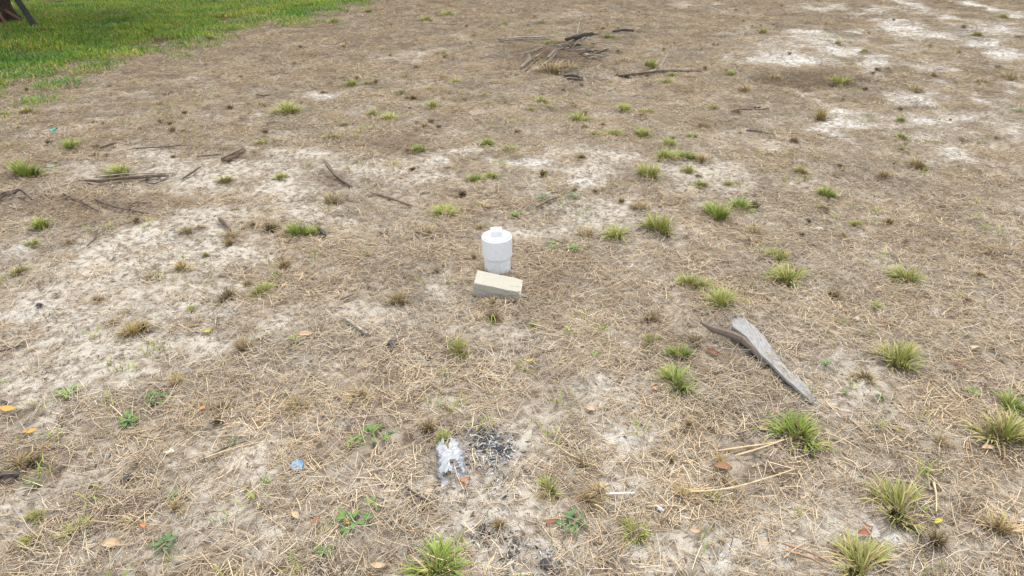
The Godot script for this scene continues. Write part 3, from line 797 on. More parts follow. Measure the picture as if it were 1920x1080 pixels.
func build_ground():
	var xs := axis(-2.6, 2.6, -9.0, 9.0, 0.02, 0.045, 400.0)
	var zs := axis(-5.0, -0.7, -13.0, 0.2, 0.02, 0.045, 400.0)
	var nx := xs.size()
	var nz := zs.size()
	var v := PackedVector3Array()
	var c := PackedColorArray()
	var uv := PackedVector2Array()
	var uv2 := PackedVector2Array()
	var hs := PackedFloat32Array()
	v.resize(nx * nz); c.resize(nx * nz); uv.resize(nx * nz); uv2.resize(nx * nz); hs.resize(nx * nz)
	var litter := Color(.33, .285, .235)
	var sand := Color(.465, .43, .38)
	var white := Color(.56, .55, .53)
	var ash := Color(.34, .335, .33)
	var mould_shade := Color(.15, .11, .08)
	var turf := Color(.11, .10, .05)
	for j in nz:
		var z := zs[j]
		for i in nx:
			var x := xs[i]
			var at := j * nx + i
			var near := absf(x) < 10.0 and z > -14.0 and z < 1.0
			v[at] = Vector3(x, height(x, z) if near or absf(x) + absf(z) < 60.0 else 0.0, z)
			uv[at] = Vector2(x, z)
			uv2[at] = Vector2(x * 0.83 + z * 0.31, z * 0.83 - x * 0.31) * 1.1
			var f := n_fine.get_noise_2d(x * 2.0, z * 2.0)
			var m := n_mid.get_noise_2d(x * 1.3 + 9.0, z * 1.3)
			var col := litter.lerp(sand, clampf(0.25 - 0.8 * m + 0.5 * f, 0.0, 0.75))
			col = col.lerp(Color(.13, .095, .07), clampf(1.6 * n_fine.get_noise_2d(x * 1.6 + 31.0, z * 1.6) + 0.5 * m, 0.0, 0.6))
			if near:
				col = col.lerp(sand, clampf(look(0, x, z) * 1.3 + 0.3 * f, 0.0, 1.0) * minf(1.0, look(0, x, z) * 3.0))
				col = col.lerp(white, clampf(look(1, x, z) * 1.3, 0.0, 1.0))
				col = col.lerp(ash, look(2, x, z) * (0.75 + 0.5 * f))
				col = col.lerp(mould_shade, clampf(look(3, x, z) * 0.8 + 0.3 * f, 0.0, 0.8) * minf(1.0, look(3, x, z) * 3.0))  # dark litter colour, also used for the shade painted under tufts
			col = col.lerp(turf, lawn(x, z))
			c[at] = col
	var ids := PackedInt32Array()
	ids.resize((nx - 1) * (nz - 1) * 6)
	var k := 0
	for j in nz - 1:
		for i in nx - 1:
			var a := j * nx + i
			ids[k] = a; ids[k + 1] = a + 1; ids[k + 2] = a + nx
			ids[k + 3] = a + 1; ids[k + 4] = a + nx + 1; ids[k + 5] = a + nx
			k += 6
	var nrm := PackedVector3Array()
	nrm.resize(nx * nz)
	for j in nz:
		for i in nx:
			var i0 := maxi(i - 1, 0)
			var i1 := mini(i + 1, nx - 1)
			var j0 := maxi(j - 1, 0)
			var j1 := mini(j + 1, nz - 1)
			nrm[j * nx + i] = Vector3(-(v[j * nx + i1].y - v[j * nx + i0].y) / (xs[i1] - xs[i0]), 1.0, -(v[j1 * nx + i].y - v[j0 * nx + i].y) / (zs[j1] - zs[j0])).normalized()
	var a := []
	a.resize(Mesh.ARRAY_MAX)
	a[Mesh.ARRAY_VERTEX] = v
	a[Mesh.ARRAY_NORMAL] = nrm
	a[Mesh.ARRAY_COLOR] = c
	a[Mesh.ARRAY_TEX_UV] = uv
	a[Mesh.ARRAY_TEX_UV2] = uv2
	a[Mesh.ARRAY_INDEX] = ids
	var tangents := PackedFloat32Array()
	tangents.resize(nx * nz * 4)
	for p in nx * nz:
		tangents[p * 4] = 1.0
		tangents[p * 4 + 3] = -1.0
	a[Mesh.ARRAY_TANGENT] = tangents
	var mesh := ArrayMesh.new()
	mesh.add_surface_from_arrays(Mesh.PRIMITIVE_TRIANGLES, a)
	var g := part("ground", mesh, m_ground, self)
	tag(g, "pale sandy ground with bare white patches and brown litter", "ground", "", "structure")

# ------------------------------------------------------------------ loose ground cover (nobody could count it)
func straw_colour() -> Color:
	var p := rng.randf()
	var c: Color
	if p < 0.30: c = Color(.60, .495, .345)
	elif p < 0.62: c = Color(.48, .385, .265)
	elif p < 0.78: c = Color(.30, .235, .17)
	elif p < 0.90: c = Color(.44, .405, .35)
	elif p < 0.96: c = Color(.15, .115, .09)
	else: c = Color(.34, .22, .15)
	return vary(c, 0.2)

func straw_wisp(count: int, spread: float, long_most: float, steep: float, thick: float) -> ArrayMesh:
	var s := Soup.new()
	for k in count:
		var a := rng.randf() * TAU
		var r := spread * sqrt(rng.randf())
		var p := Vector3(cos(a) * r, rng.randf_range(0.001, 0.012), sin(a) * r)
		var yaw := rng.randf() * TAU
		var l := long_most * lerpf(0.25, 1.0, pow(rng.randf(), 1.6))
		var pitch := rng.randf_range(-0.06, steep)
		var d := Vector3(cos(yaw) * cos(pitch), sin(pitch), sin(yaw) * cos(pitch))
		var bend := Vector3(-sin(yaw), -0.4 * signf(pitch), cos(yaw)) * l * rng.randf_range(-0.07, 0.07)
		var c := straw_colour()
		var w := thick * rng.randf_range(0.55, 1.25)
		s.strand([p - d * l * 0.5 + Vector3.UP * maxf(0.0, d.y * l * 0.5), p + bend + Vector3.UP * maxf(0.0, d.y * l * 0.5), p + d * l * 0.5 + Vector3.UP * maxf(0.0, d.y * l * 0.5)], w, w * 0.6, c, vary(c, 0.1), 3, 0.7)
	return s.mesh()

func crumbs(count: int, spread: float, biggest: float, palette: Array) -> ArrayMesh:
	var s := Soup.new()
	for k in count:
		var a := rng.randf() * TAU
		var r := spread * sqrt(rng.randf())
		var p := Vector3(cos(a) * r, 0.001, sin(a) * r)
		var l := biggest * lerpf(0.18, 1.0, pow(rng.randf(), 2.6))
		var yaw := rng.randf() * TAU
		var d := Vector3(cos(yaw), rng.randf_range(-0.2, 0.3), sin(yaw)) * l * 0.5
		var c := vary(palette[rng.randi() % palette.size()], 0.3)
		s.strand([p - d, p + Vector3.UP * l * 0.1, p + d], l * rng.randf_range(0.05, 0.2), l * 0.04, c, c, 4, 0.7)
	return s.mesh()

func scatter(parent: Node, called: String, meshes: Array, places: Array, tints: Array, material: Material):
	var lots := []
	for k in meshes.size(): lots.append([])
	for k in places.size(): lots[k % meshes.size()].append(k)
	for k in meshes.size():
		if lots[k].is_empty(): continue
		var mm := MultiMesh.new()
		mm.transform_format = MultiMesh.TRANSFORM_3D
		mm.use_colors = true
		mm.mesh = meshes[k]
		mm.instance_count = lots[k].size()
		for q in lots[k].size():
			mm.set_instance_transform(q, places[lots[k][q]])
			mm.set_instance_color(q, tints[lots[k][q]])
		var o := MultiMeshInstance3D.new()
		o.name = called
		o.multimesh = mm
		o.material_override = material
		o.set_meta("kind", "stuff")
		parent.add_child(o, true)

# is a point worth covering: the wedge of ground in view and a step around it
func in_view(x: float, z: float, margin: float) -> bool:
	return z < -0.55 and absf(x) < 0.75 * -z + 0.4 + margin

func build_straw():
	var root := base("dry_straw", Vector3.ZERO)
	tag(root, "mat of cut dry tan straw strewn over the sandy ground", "straw", "", "stuff")
	var wisps := []
	for k in 14: wisps.append(straw_wisp(34, 0.085, 0.092, 0.20, 0.00105))
	for k in 5: wisps.append(straw_wisp(24, 0.06, 0.06, 0.6, 0.001))
	var places := []
	var tints := []
	for strip in [[-0.6, -3.2, 430.0, 1.0], [-3.2, -6.0, 360.0, 1.05], [-6.0, -9.5, 260.0, 1.35], [-9.5, -15.0, 200.0, 1.6], [-15.0, -26.0, 60.0, 2.0]]:
		var wide: float = 0.75 * -strip[1] + 1.2
		var tries := int((strip[0] - strip[1]) * wide * 2.0 * strip[2])
		for k in tries:
			var x := rng.randf_range(-wide, wide)
			var z := rng.randf_range(strip[1], strip[0])
			if not in_view(x, z, 0.7): continue
			if rng.randf() > straw_cover(x, z): continue
			var b := Basis(Vector3.UP, rng.randf() * TAU).scaled(Vector3.ONE * strip[3] * rng.randf_range(0.75, 1.2))
			places.append(Transform3D(b, spot(x, z, 0.001)))
			var t := rng.randf_range(0.62, 1.22)
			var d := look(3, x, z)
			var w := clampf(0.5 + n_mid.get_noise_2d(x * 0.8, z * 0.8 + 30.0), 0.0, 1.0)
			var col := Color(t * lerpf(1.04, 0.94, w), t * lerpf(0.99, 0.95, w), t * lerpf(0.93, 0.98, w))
			col = col.lerp(Color(.48, .42, .38), d * 0.8)  # straw darkened on litter and in the painted tuft shade
			col = col.lerp(Color(.75, .9, .5), 0.35 * lawn(x + 0.6, z))
			tints.append(col)
	# thin strays over the bare places
	scatter(root, "straw", wisps, places, tints, m_straw)
	print("straw wisps ", places.size())
	var loose := []
	for k in 6: loose.append(straw_wisp(7, 0.09, 0.07, 0.1, 0.0008))
	places = []
	tints = []
	for k in 9000:
		var z := -0.6 - 9.0 * pow(rng.randf(), 0.8)
		var x := rng.randf_range(-1.0, 1.0) * (0.75 * -z + 0.8)
		places.append(Transform3D(Basis(Vector3.UP, rng.randf() * TAU), spot(x, z, 0.001)))
		var t := rng.randf_range(0.45, 1.0)
		tints.append(Color(t, t * 0.97, t * 0.94))
	scatter(root, "stray_straw", loose, places, tints, m_straw)

	var stubble := []
	for k in 6: stubble.append(tuft_thatch(1.0))
	for k in 3: stubble.append(tuft_blades("b", 0.9))
	places = []
	tints = []
	for k in 9000:
		var z := -0.7 - 14.0 * pow(rng.randf(), 0.7)
		var x := rng.randf_range(-1.0, 1.0) * (0.75 * -z + 0.8)
		if rng.randf() > straw_cover(x, z) * (0.35 + 1.3 * n_mid.get_noise_2d(x * 1.7 + 20.0, z * 1.7 + 8.0)): continue
		var s := rng.randf_range(0.35, 0.85)
		places.append(Transform3D(Basis(Vector3.UP, rng.randf() * TAU).scaled(Vector3(s, s * rng.randf_range(0.4, 0.9), s)), spot(x, z, 0.004)))
		var t := rng.randf_range(0.35, 1.15)
		tints.append(Color(t, t * 0.97, t * 0.95))
	scatter(root, "stubble", stubble, places, tints, m_straw)
	print("stubble ", places.size())

	root = base("grass_sprouts", Vector3.ZERO)
	tag(root, "sparse thin green and yellow sprouts coming up through the straw", "sprouts", "", "stuff")
	var sprigs := []
	for k in 6:
		var s := Soup.new()
		for q in 9:
			var a := rng.randf() * TAU
			var p := Vector3(cos(a), 0, sin(a)) * rng.randf_range(0.0, 0.035)
			var yaw := rng.randf() * TAU
			var out := Vector3(cos(yaw), 0, sin(yaw))
			var l := rng.randf_range(0.02, 0.045)
			var c := vary([Color(.20, .27, .05), Color(.30, .31, .07), Color(.16, .22, .05)][q % 3], 0.2)
			s.blade([p, p + out * l * 0.3 + Vector3.UP * l * 0.5, p + out * l * 0.75 + Vector3.UP * l * 0.7], 0.004, Vector3(-sin(yaw), 0, cos(yaw)), c, c)
		sprigs.append(s.mesh())
	places = []
	tints = []
	for k in 7000:
		var z := -0.7 - 12.0 * pow(rng.randf(), 0.75)
		var x := rng.randf_range(-1.0, 1.0) * (0.75 * -z + 0.8)
		if rng.randf() > 0.05 + 1.5 * n_mid.get_noise_2d(x * 0.9 + 120.0, z * 0.9): continue
		if look(1, x, z) > 0.3: continue
		places.append(Transform3D(Basis(Vector3.UP, rng.randf() * TAU).scaled(Vector3.ONE * rng.randf_range(0.6, 1.2)), spot(x, z, 0.004)))
		var t := rng.randf_range(0.8, 1.2)
		tints.append(Color(t * 1.05, t, t))
	scatter(root, "sprout", sprigs, places, tints, m_grass)
	print("sprouts ", places.size())

	root = base("soil_crumbs", Vector3.ZERO)
	tag(root, "dark brown crumbs of soil and rotted litter speckling the sand", "crumbs", "", "stuff")
	var bits := []
	for k in 8: bits.append(crumbs(30, 0.09, 0.017, [Color(.12, .09, .065), Color(.2, .15, .11), Color(.30, .24, .18), Color(.38, .32, .25), Color(.13, .115, .10)]))
	places = []
	tints = []
	for k in 42000:
		var z := -0.6 - 11.0 * pow(rng.randf(), 0.75)
		var x := rng.randf_range(-1.0, 1.0) * (0.75 * -z + 0.8)
		if rng.randf() > 0.55 + 0.9 * n_mid.get_noise_2d(x * 2.0 + 70.0, z * 2.0): continue
		if rng.randf() < look(1, x, z) * 0.55: continue
		places.append(Transform3D(Basis(Vector3.UP, rng.randf() * TAU).scaled(Vector3.ONE * rng.randf_range(0.7, 1.3)), spot(x, z, 0.001)))
		var t := rng.randf_range(0.7, 1.3)
		tints.append(Color(t, t, t))
	scatter(root, "crumb", bits, places, tints, m_straw)

	root = base("charcoal_flecks", Vector3.ZERO)
	tag(root, "black charcoal flecks and grey ash scattered on the sand", "charcoal", "", "stuff")
	bits = []
	for k in 4: bits.append(crumbs(30, 0.045, 0.018, [Color(.03, .03, .033), Color(.05, .05, .055), Color(.09, .09, .1), Color(.42, .42, .43), Color(.5, .5, .5)]))
	places = []
	tints = []
	for at in [[-0.079,-1.56,0.028,26],[-0.039,-1.51,0.015,16],[-0.104,-1.595,0.019,10],[-0.089,-1.43,0.045,16],[-0.256,-1.934,0.037,3],[0.0,-1.159,0.052,16],[0.089,-1.116,0.023,12],[-0.054,-1.208,0.019,8],[0.814,-7.285,0.119,14],[0.753,-7.509,0.139,14],[0.709,-7.656,0.057,8],[-0.077,-1.294,0.056,10],[-0.241,-1.322,0.02,6],[-1.08,-2.245,0.02,3],[-1.85,-2.324,0.042,4],[-1.777,-2.324,0.052,3]]:
		for k in int(at[3]):
			var x: float = at[0] + rng.randfn() * at[2]
			var z: float = at[1] + rng.randfn() * at[2]
			places.append(Transform3D(Basis(Vector3.UP, rng.randf() * TAU).scaled(Vector3.ONE * rng.randf_range(0.6, 1.2)), spot(x, z, 0.002)))
			tints.append(Color.WHITE)
	scatter(root, "fleck", bits, places, tints, m_straw)

func build_lawn():
	var root := base("lawn_grass", Vector3.ZERO)
	tag(root, "mown bright green lawn grass growing round the tree", "grass", "", "stuff")
	var sods := []
	for k in 8:
		var s := Soup.new()
		for q in 110:
			var a := rng.randf() * TAU
			var r := 0.15 * sqrt(rng.randf())
			var p := Vector3(cos(a) * r, 0.0, sin(a) * r)
			var yaw := rng.randf() * TAU
			var l := rng.randf_range(0.025, 0.062)
			var lean := rng.randf_range(0.2, 1.3)
			var out := Vector3(cos(yaw), 0, sin(yaw))
			var tip := p + out * l * sin(lean) + Vector3.UP * l * cos(lean)
			var mid := p + out * l * 0.35 * sin(lean) + Vector3.UP * l * 0.62
			var c := Color(.13, .27, .025) if rng.randf() < 0.5 else (Color(.20, .32, .03) if rng.randf() < 0.7 else Color(.08, .19, .03))
			if rng.randf() < 0.12: c = Color(.38, .33, .14)
			c = vary(c, 0.22)
			s.blade([p, mid, tip], 0.0055, Vector3(-sin(yaw), 0, cos(yaw)), c * 0.8, c)
		sods.append(s.mesh())
	var places := []
	var tints := []
	for k in 22000:
		var z := rng.randf_range(-26.0, -3.8)
		var x := rng.randf_range(-18.0, 1.0)
		if not in_view(x, z, 1.2): continue
		var g := lawn(x, z)
		if g < 0.02: continue
		var thin := 0.25 + 1.3 * n_mid.get_noise_2d(x * 1.1 + 3.0, z * 1.1)
		if rng.randf() > g * (1.0 if g > 0.97 else clampf(thin + g * 0.5, 0.0, 1.0)): continue
		if rng.randf() < look(4, x, z): continue
		places.append(Transform3D(Basis(Vector3.UP, rng.randf() * TAU).scaled(Vector3.ONE * rng.randf_range(0.85, 1.35) * (1.0 if z > -13.0 else 1.6)), spot(x, z)))
		var w := clampf(0.5 + 1.1 * n_mid.get_noise_2d(x * 0.55 + 50.0, z * 1.2), 0.0, 1.0)
		var t := rng.randf_range(0.85, 1.15)
		tints.append(Color(t * lerpf(0.6, 1.5, w), t * lerpf(0.78, 1.12, w), t * 0.9))
	scatter(root, "sod", sods, places, tints, m_grass)
	print("sods ", places.size())

# ------------------------------------------------------------------ plants that can be told apart
const GREENS := {
	"g": [[Color(.16, .26, .035), 6], [Color(.22, .29, .05), 3], [Color(.09, .16, .03), 2], [Color(.42, .36, .15), 1]],
	"y": [[Color(.25, .29, .055), 5], [Color(.16, .22, .04), 4], [Color(.38, .36, .12), 2], [Color(.36, .29, .16), 1]],
	"m": [[Color(.21, .25, .05), 5], [Color(.34, .30, .11), 3], [Color(.40, .33, .19), 2], [Color(.15, .11, .06), 2]],
	"b": [[Color(.40, .31, .19), 4], [Color(.27, .19, .11), 4], [Color(.15, .11, .075), 2], [Color(.30, .28, .10), 1]],
	"r": [[Color(.36, .21, .09), 3], [Color(.40, .31, .13), 3], [Color(.26, .25, .06), 3], [Color(.22, .12, .06), 2]]}

func pick(list: Array) -> Color:
	var all := 0
	for e in list: all += e[1]
	var p := rng.randi() % all
	for e in list:
		p -= e[1]
		if p < 0: return e[0]
	return list[0][0]

func tuft_blades(kind: String, upright: float) -> ArrayMesh:
	var s := Soup.new()
	var count: int = {"g": 230, "y": 210, "m": 240, "b": 130, "r": 120}[kind]
	var knots := []
	for k in 5:
		var a := rng.randf() * TAU
		knots.append(Vector3(cos(a), 0, sin(a)) * rng.randf_range(0.0, 0.034))
	for k in count:
		var a := rng.randf() * TAU
		var p: Vector3 = knots[k % 5] + Vector3(cos(a), 0, sin(a)) * 0.016 * sqrt(rng.randf())
		var yaw := atan2(p.z, p.x) + rng.randf_range(-1.1, 1.1)
		var out := Vector3(cos(yaw), 0, sin(yaw))
		var l := rng.randf_range(0.03, 0.078)
		var lean := clampf(p.length() / 0.05 * rng.randf_range(0.5, 1.25) + rng.randf_range(-0.1, 0.3), 0.05, 1.35) / upright
		var droop := rng.randf_range(0.0, 0.28)
		var pts := []
		for q in 4:
			var f := q / 3.0
			var ang := lean * (0.55 + 0.6 * f) + droop * f * f
			pts.append(p + out * sin(ang) * l * f + Vector3.UP * (cos(ang) * l * f - 0.004))
		var c := vary(pick(GREENS[kind]), 0.22)
		var foot := c.lerp(Color(.30, .25, .12), 0.35)
		var tip := c.lerp(Color(.45, .36, .18), rng.randf() * 0.25)
		s.blade(pts, rng.randf_range(0.0034, 0.006), Vector3(-sin(yaw), 0, cos(yaw)).rotated(Vector3.UP, rng.randf_range(-0.5, 0.5)), foot, tip)
	return s.mesh()

func tuft_thatch(dark: float) -> ArrayMesh:
	var s := Soup.new()
	for k in 70:
		var a := rng.randf() * TAU
		var r := 0.055 * sqrt(rng.randf())
		var p := Vector3(cos(a) * r, rng.randf_range(0.0, 0.008), sin(a) * r)
		var yaw := a + rng.randf_range(-0.8, 0.8)
		var l := rng.randf_range(0.02, 0.06)
		var up := rng.randf_range(0.0, 0.35)
		var d := Vector3(cos(yaw), up, sin(yaw)).normalized()
		var c := vary(straw_colour() * dark, 0.25)
		s.strand([p, p + d * l * 0.5 + Vector3.UP * 0.003, p + d * l], 0.0011, 0.0006, c, c, 3, 0.7)
	return s.mesh()

const TUFT_LABELS := {
	"g": ["bright green grass tuft in dry straw", "green grass tufts"],
	"y": ["yellow green grass tuft in dry straw", "yellow green grass tufts"],
	"m": ["half dead grass tuft of green and tan blades", "half dead grass tufts"],
	"b": ["dead brown grass tuft in dry straw", "dead brown grass tufts"],
	"r": ["reddish ochre grass tuft on sandy ground", "reddish grass tufts"]}

func build_tufts():
	var shapes := {}
	var mats := []
	for kind in GREENS:
		shapes[kind] = []
		for k in 5: shapes[kind].append(tuft_blades(kind, [1.0, 1.25, 0.9, 1.1, 0.8][k]))
	for k in 4: mats.append(tuft_thatch([0.75, 0.45, 0.6, 0.9][k]))
	for k in TUFTS.size():
		var t: Array = TUFTS[k]
		var kind: String = t[3]
		var o := base("grass_tuft", spot(t[0], t[1]), rng.randf() * TAU)
		var s: float = t[2] / 0.118
		o.scale = Vector3(s, s * rng.randf_range(0.7, 1.0), s * rng.randf_range(0.8, 1.0))
		part("blades", shapes[kind][rng.randi() % 5], m_grass, o)
		part("dead_thatch", mats[rng.randi() % 4], m_straw, o)
		var size := "small " if t[2] < 0.085 else ("broad " if t[2] > 0.15 else "")
		if t[4]: tag(o, t[4], "grass tuft", TUFT_LABELS[kind][1])
		else: tag(o, size + TUFT_LABELS[kind][0], "grass tuft", size + TUFT_LABELS[kind][1])

func leaf_mesh(length: float, width: float, curl: float, cup: float, ragged := 0.0) -> ArrayMesh:
	var st := SurfaceTool.new()
	st.begin(Mesh.PRIMITIVE_TRIANGLES)
	var rows := 7
	var grid := []
	for i in rows:
		var f := float(i) / (rows - 1)
		var w := width * 0.5 * pow(sin(PI * clampf(f * 0.94 + 0.03, 0.0, 1.0)), 0.8) * (1.0 + ragged * rng.randf_range(-1.0, 1.0))
		for q in 5:
			var u := (q - 2) / 2.0
			grid.append(Vector3((f - 0.5) * length, curl * (f - 0.45) * (f - 0.45) * 4.0 + cup * u * u - (0.0006 if q == 2 else 0.0), u * w))
	for i in rows - 1:
		for q in 4:
			var a := i * 5 + q
			for id in [a, a + 5, a + 1, a + 1, a + 5, a + 6]:
				st.set_smooth_group(0)
				st.add_vertex(grid[id])
	st.index()
	st.generate_normals()
	return st.commit()

func build_weeds():
	var blades := [leaf_mesh(0.045, 0.016, 0.006, 0.002), leaf_mesh(0.034, 0.017, -0.006, 0.003), leaf_mesh(0.06, 0.012, -0.012, 0.002)]
	var tones := []
	for c in [lin(.105, .19, .05), lin(.15, .225, .055), lin(.09, .155, .06)]:
		var m := plain(c, 0.55)
		m.cull_mode = BaseMaterial3D.CULL_DISABLED
		m.backlight_enabled = true
		m.backlight = Color(0.5, 0.5, 0.5)
		tones.append(m)
	for w in WEEDS:
		var o := base("broadleaf_weed", spot(w[0], w[1], 0.004), rng.randf() * TAU)
		tag(o, w[3], "weed", "low green weeds")
		var n := 9 if w[2] < 0.06 else 16
		var tone: Material = tones[rng.randi() % 3]
		for k in n:
			var l := part("leaf", blades[rng.randi() % 3], tone, o)
			var a := TAU * k / n + rng.randf_range(-0.3, 0.3)
			var r: float = w[2] * 0.42 * sqrt(rng.randf_range(0.06, 1.0))
			var s := rng.randf_range(0.65, 1.1) * clampf(w[2] / 0.09, 0.4, 0.8)
			l.position = Vector3(cos(a) * r, rng.randf_range(0.004, 0.018), sin(a) * r)
			l.rotation = Vector3(rng.randf_range(-0.4, 0.4), -a + rng.randf_range(-0.4, 0.4), rng.randf_range(-0.1, 0.45))
			l.scale = Vector3.ONE * s
		var st := Soup.new()
		for k in 5:
			var a := TAU * k / 5.0
			var c := Color(.16, .2, .06)
			st.strand([Vector3(0, -0.004, 0), Vector3(cos(a), 0.04, sin(a)) * w[2] * 0.2 + Vector3.UP * 0.008, Vector3(cos(a), 0.0, sin(a)) * w[2] * 0.38 + Vector3.UP * 0.006], 0.0012, 0.0008, c, c)
		part("stem", st.mesh(), m_grass, o)

# ------------------------------------------------------------------ wood on the ground
func stick_mesh(pts: Array, r: float, flat: float, blunt: float, rough := 0.22) -> ArrayMesh:
	var curve := []
	for k in pts.size() - 1:
		var a: Vector3 = pts[max(k - 1, 0)]
		var b: Vector3 = pts[k]
		var c: Vector3 = pts[k + 1]
		var d: Vector3 = pts[min(k + 2, pts.size() - 1)]
		for q in 5: curve.append(b.cubic_interpolate(c, a, d, q / 5.0))
	curve.append(pts[-1])
	var sides := 8
	var rings := []
	var bump := rng.randf() * 100.0
	for k in curve.size():
		var t: Vector3 = (curve[min(k + 1, curve.size() - 1)] - curve[max(k - 1, 0)]).normalized()
		var u := t.cross(Vector3.UP).normalized()
		var w := u.cross(t)
		var f := float(k) / (curve.size() - 1)
		var rr := r * lerpf(1.0, blunt, f) * (1.0 if k > 0 and k < curve.size() - 1 else 0.72)
		var ring := []
		for s in sides:
			var ang := TAU * s / sides
			var g := 1.0 + rough * 2.2 * n_fine.get_noise_3d(bump + k * 0.16, cos(ang) * 0.3, sin(ang) * 0.3) + rough * rng.randf_range(-0.4, 0.4)
			ring.append(curve[k] + (u * cos(ang) + w * sin(ang) * flat) * rr * g)
		rings.append(ring)
	var st := SurfaceTool.new()
	st.begin(Mesh.PRIMITIVE_TRIANGLES)
	for k in rings.size() - 1:
		for s in sides:
			var z := (s + 1) % sides
			for p in [rings[k][s], rings[k][z], rings[k + 1][s], rings[k][z], rings[k + 1][z], rings[k + 1][s]]:
				st.set_smooth_group(0)
				st.add_vertex(p)
	for e in [0, rings.size() - 1]:
		var mid: Vector3 = curve[e] + (curve[1] - curve[0]).normalized() * (r * 0.15 if e == 0 else -r * 0.1)
		for s in sides:
			var z := (s + 1) % sides
			var tri := [mid, rings[e][z], rings[e][s]] if e == 0 else [mid, rings[e][s], rings[e][z]]
			for p in tri:
				st.set_smooth_group(1 + e)
				st.add_vertex(p)
	st.generate_normals()
	return st.commit()

func build_sticks():
	for s in STICKS:
		var raw: Array = s[4]
		var first := Vector3(raw[0][0], 0, raw[0][1])
		var last := Vector3(raw[-1][0], 0, raw[-1][1])
		var turn := -atan2(last.z - first.z, last.x - first.x)
		var at := spot(first.x, first.z)
		var o := base(s[0], at, turn)
		var r: float = s[3]
		var back := Basis(Vector3.UP, -turn)
		var pts := []
		for k in raw.size():
			var g := spot(raw[k][0], raw[k][1])
			pts.append(back * (g - at) + Vector3.UP * (r * 0.7 + 0.010 + (0.006 if k == 1 else 0.0)))
		var flat := 1.0
		var named: String = s[0]
		if named.begins_with("bark"): flat = 0.55
		if named == "reed_strip": flat = 0.5
		if s[1].contains("upright") or s[1].contains("rising"):
			pts[-1] += Vector3.UP * 0.09
		if s[1].contains("arched"):
			for k in range(1, pts.size() - 1): pts[k] += Vector3.UP * 0.018
		if s[1].contains("standing out"): pts[0] += Vector3.UP * 0.05
		if s[1].contains("on top of") or s[1].contains("lying across"):
			for k in pts.size(): pts[k] += Vector3.UP * 0.035
		var taper := 0.55 if named in ["twig", "branch", "root", "dry_stem", "reed_strip"] else 0.85
		part("wood" if not named in ["dry_stem", "reed_strip"] else "stalk", stick_mesh(pts, r, flat, taper, 0.42 if named.begins_with("bark") or named.begins_with("log") else 0.24), m_wood[s[2]], o)
		if r > 0.008 and not named.begins_with("dry"):
			# a split strand of bark lifting along the top
			var off := []
			for k in pts.size(): off.append(pts[k] + Vector3(0.0, r * 0.75 * flat, r * 0.5) + Vector3(0.01 * (k - 1), 0.002 * k, 0))
			part("loose_bark", stick_mesh(off, r * 0.38, 0.6, 0.4, 0.35), m_wood["d" if s[2] != "d" else "b"], o)
		if s[0] == "branch" or s[1].contains("twiggy") or s[1].contains("crooked") :
			for q in 3:
				var f := rng.randf_range(0.3, 0.8)
				var p: Vector3 = pts[0].lerp(pts[-1], f)
				var dir := Vector3(rng.randf_range(0.3, 1.0), rng.randf_range(0.05, 0.6), rng.randf_range(-1.0, 1.0)).normalized() * rng.randf_range(0.05, 0.13)
				part("side_twig", stick_mesh([p, p + dir * 0.6 + Vector3(0, 0.006, 0.004), p + dir], r * 0.35, 1.0, 0.5), m_wood[s[2]], o)
		tag(o, s[1], {"dry_stem": "stem", "reed_strip": "reed", "bark_slab": "bark", "bark_piece": "bark", "bark_strip": "bark", "bark_chip": "bark", "log_chunk": "log", "wood_stub": "wood"}.get(named, named), "dead wood on the ground" if not named in ["dry_stem", "reed_strip"] else "loose dry stems")

func build_leaves():
	var shapes := [leaf_mesh(1.0, 0.42, 0.10, 0.05, 0.06), leaf_mesh(1.0, 0.5, -0.08, 0.10, 0.05), leaf_mesh(1.0, 0.36, 0.16, 0.09, 0.08)]
	for l in LEAVES:
		var o := part("fallen_leaf", shapes[rng.randi() % 3], m_leaf[l[4]], self)
		o.position = spot(l[0], l[1], 0.014)
		o.rotation = Vector3(rng.randf_range(-0.25, 0.25), deg_to_rad(-l[3]), rng.randf_range(-0.15, 0.25))
		o.scale = Vector3.ONE * l[2]
		tag(o, l[5], "leaf", "fallen leaves")

func stone_mesh(flat: float, sharp: float, seed_value: int) -> ArrayMesh:
	var st := SurfaceTool.new()
	st.begin(Mesh.PRIMITIVE_TRIANGLES)
	var rings := 7
	var sides := 10
	var p := []
	for i in rings + 1:
		for s in sides:
			var la := PI * i / rings - PI / 2
			var lo := TAU * s / sides
			var d := Vector3(cos(la) * cos(lo), sin(la), cos(la) * sin(lo))
			var r := 0.5 * (1.0 + sharp * n_fine.get_noise_3d(d.x * 0.09 + seed_value * 7.0, d.y * 0.09, d.z * 0.09) * 2.0)
			p.append(Vector3(d.x, d.y * flat, d.z * 0.75) * r)
	for i in rings:
		for s in sides:
			var z := (s + 1) % sides
			for id in [i * sides + s, i * sides + z, (i + 1) * sides + s, i * sides + z, (i + 1) * sides + z, (i + 1) * sides + s]:
				st.set_smooth_group(-1)
				st.add_vertex(p[id])
	st.generate_normals()
	return st.commit()

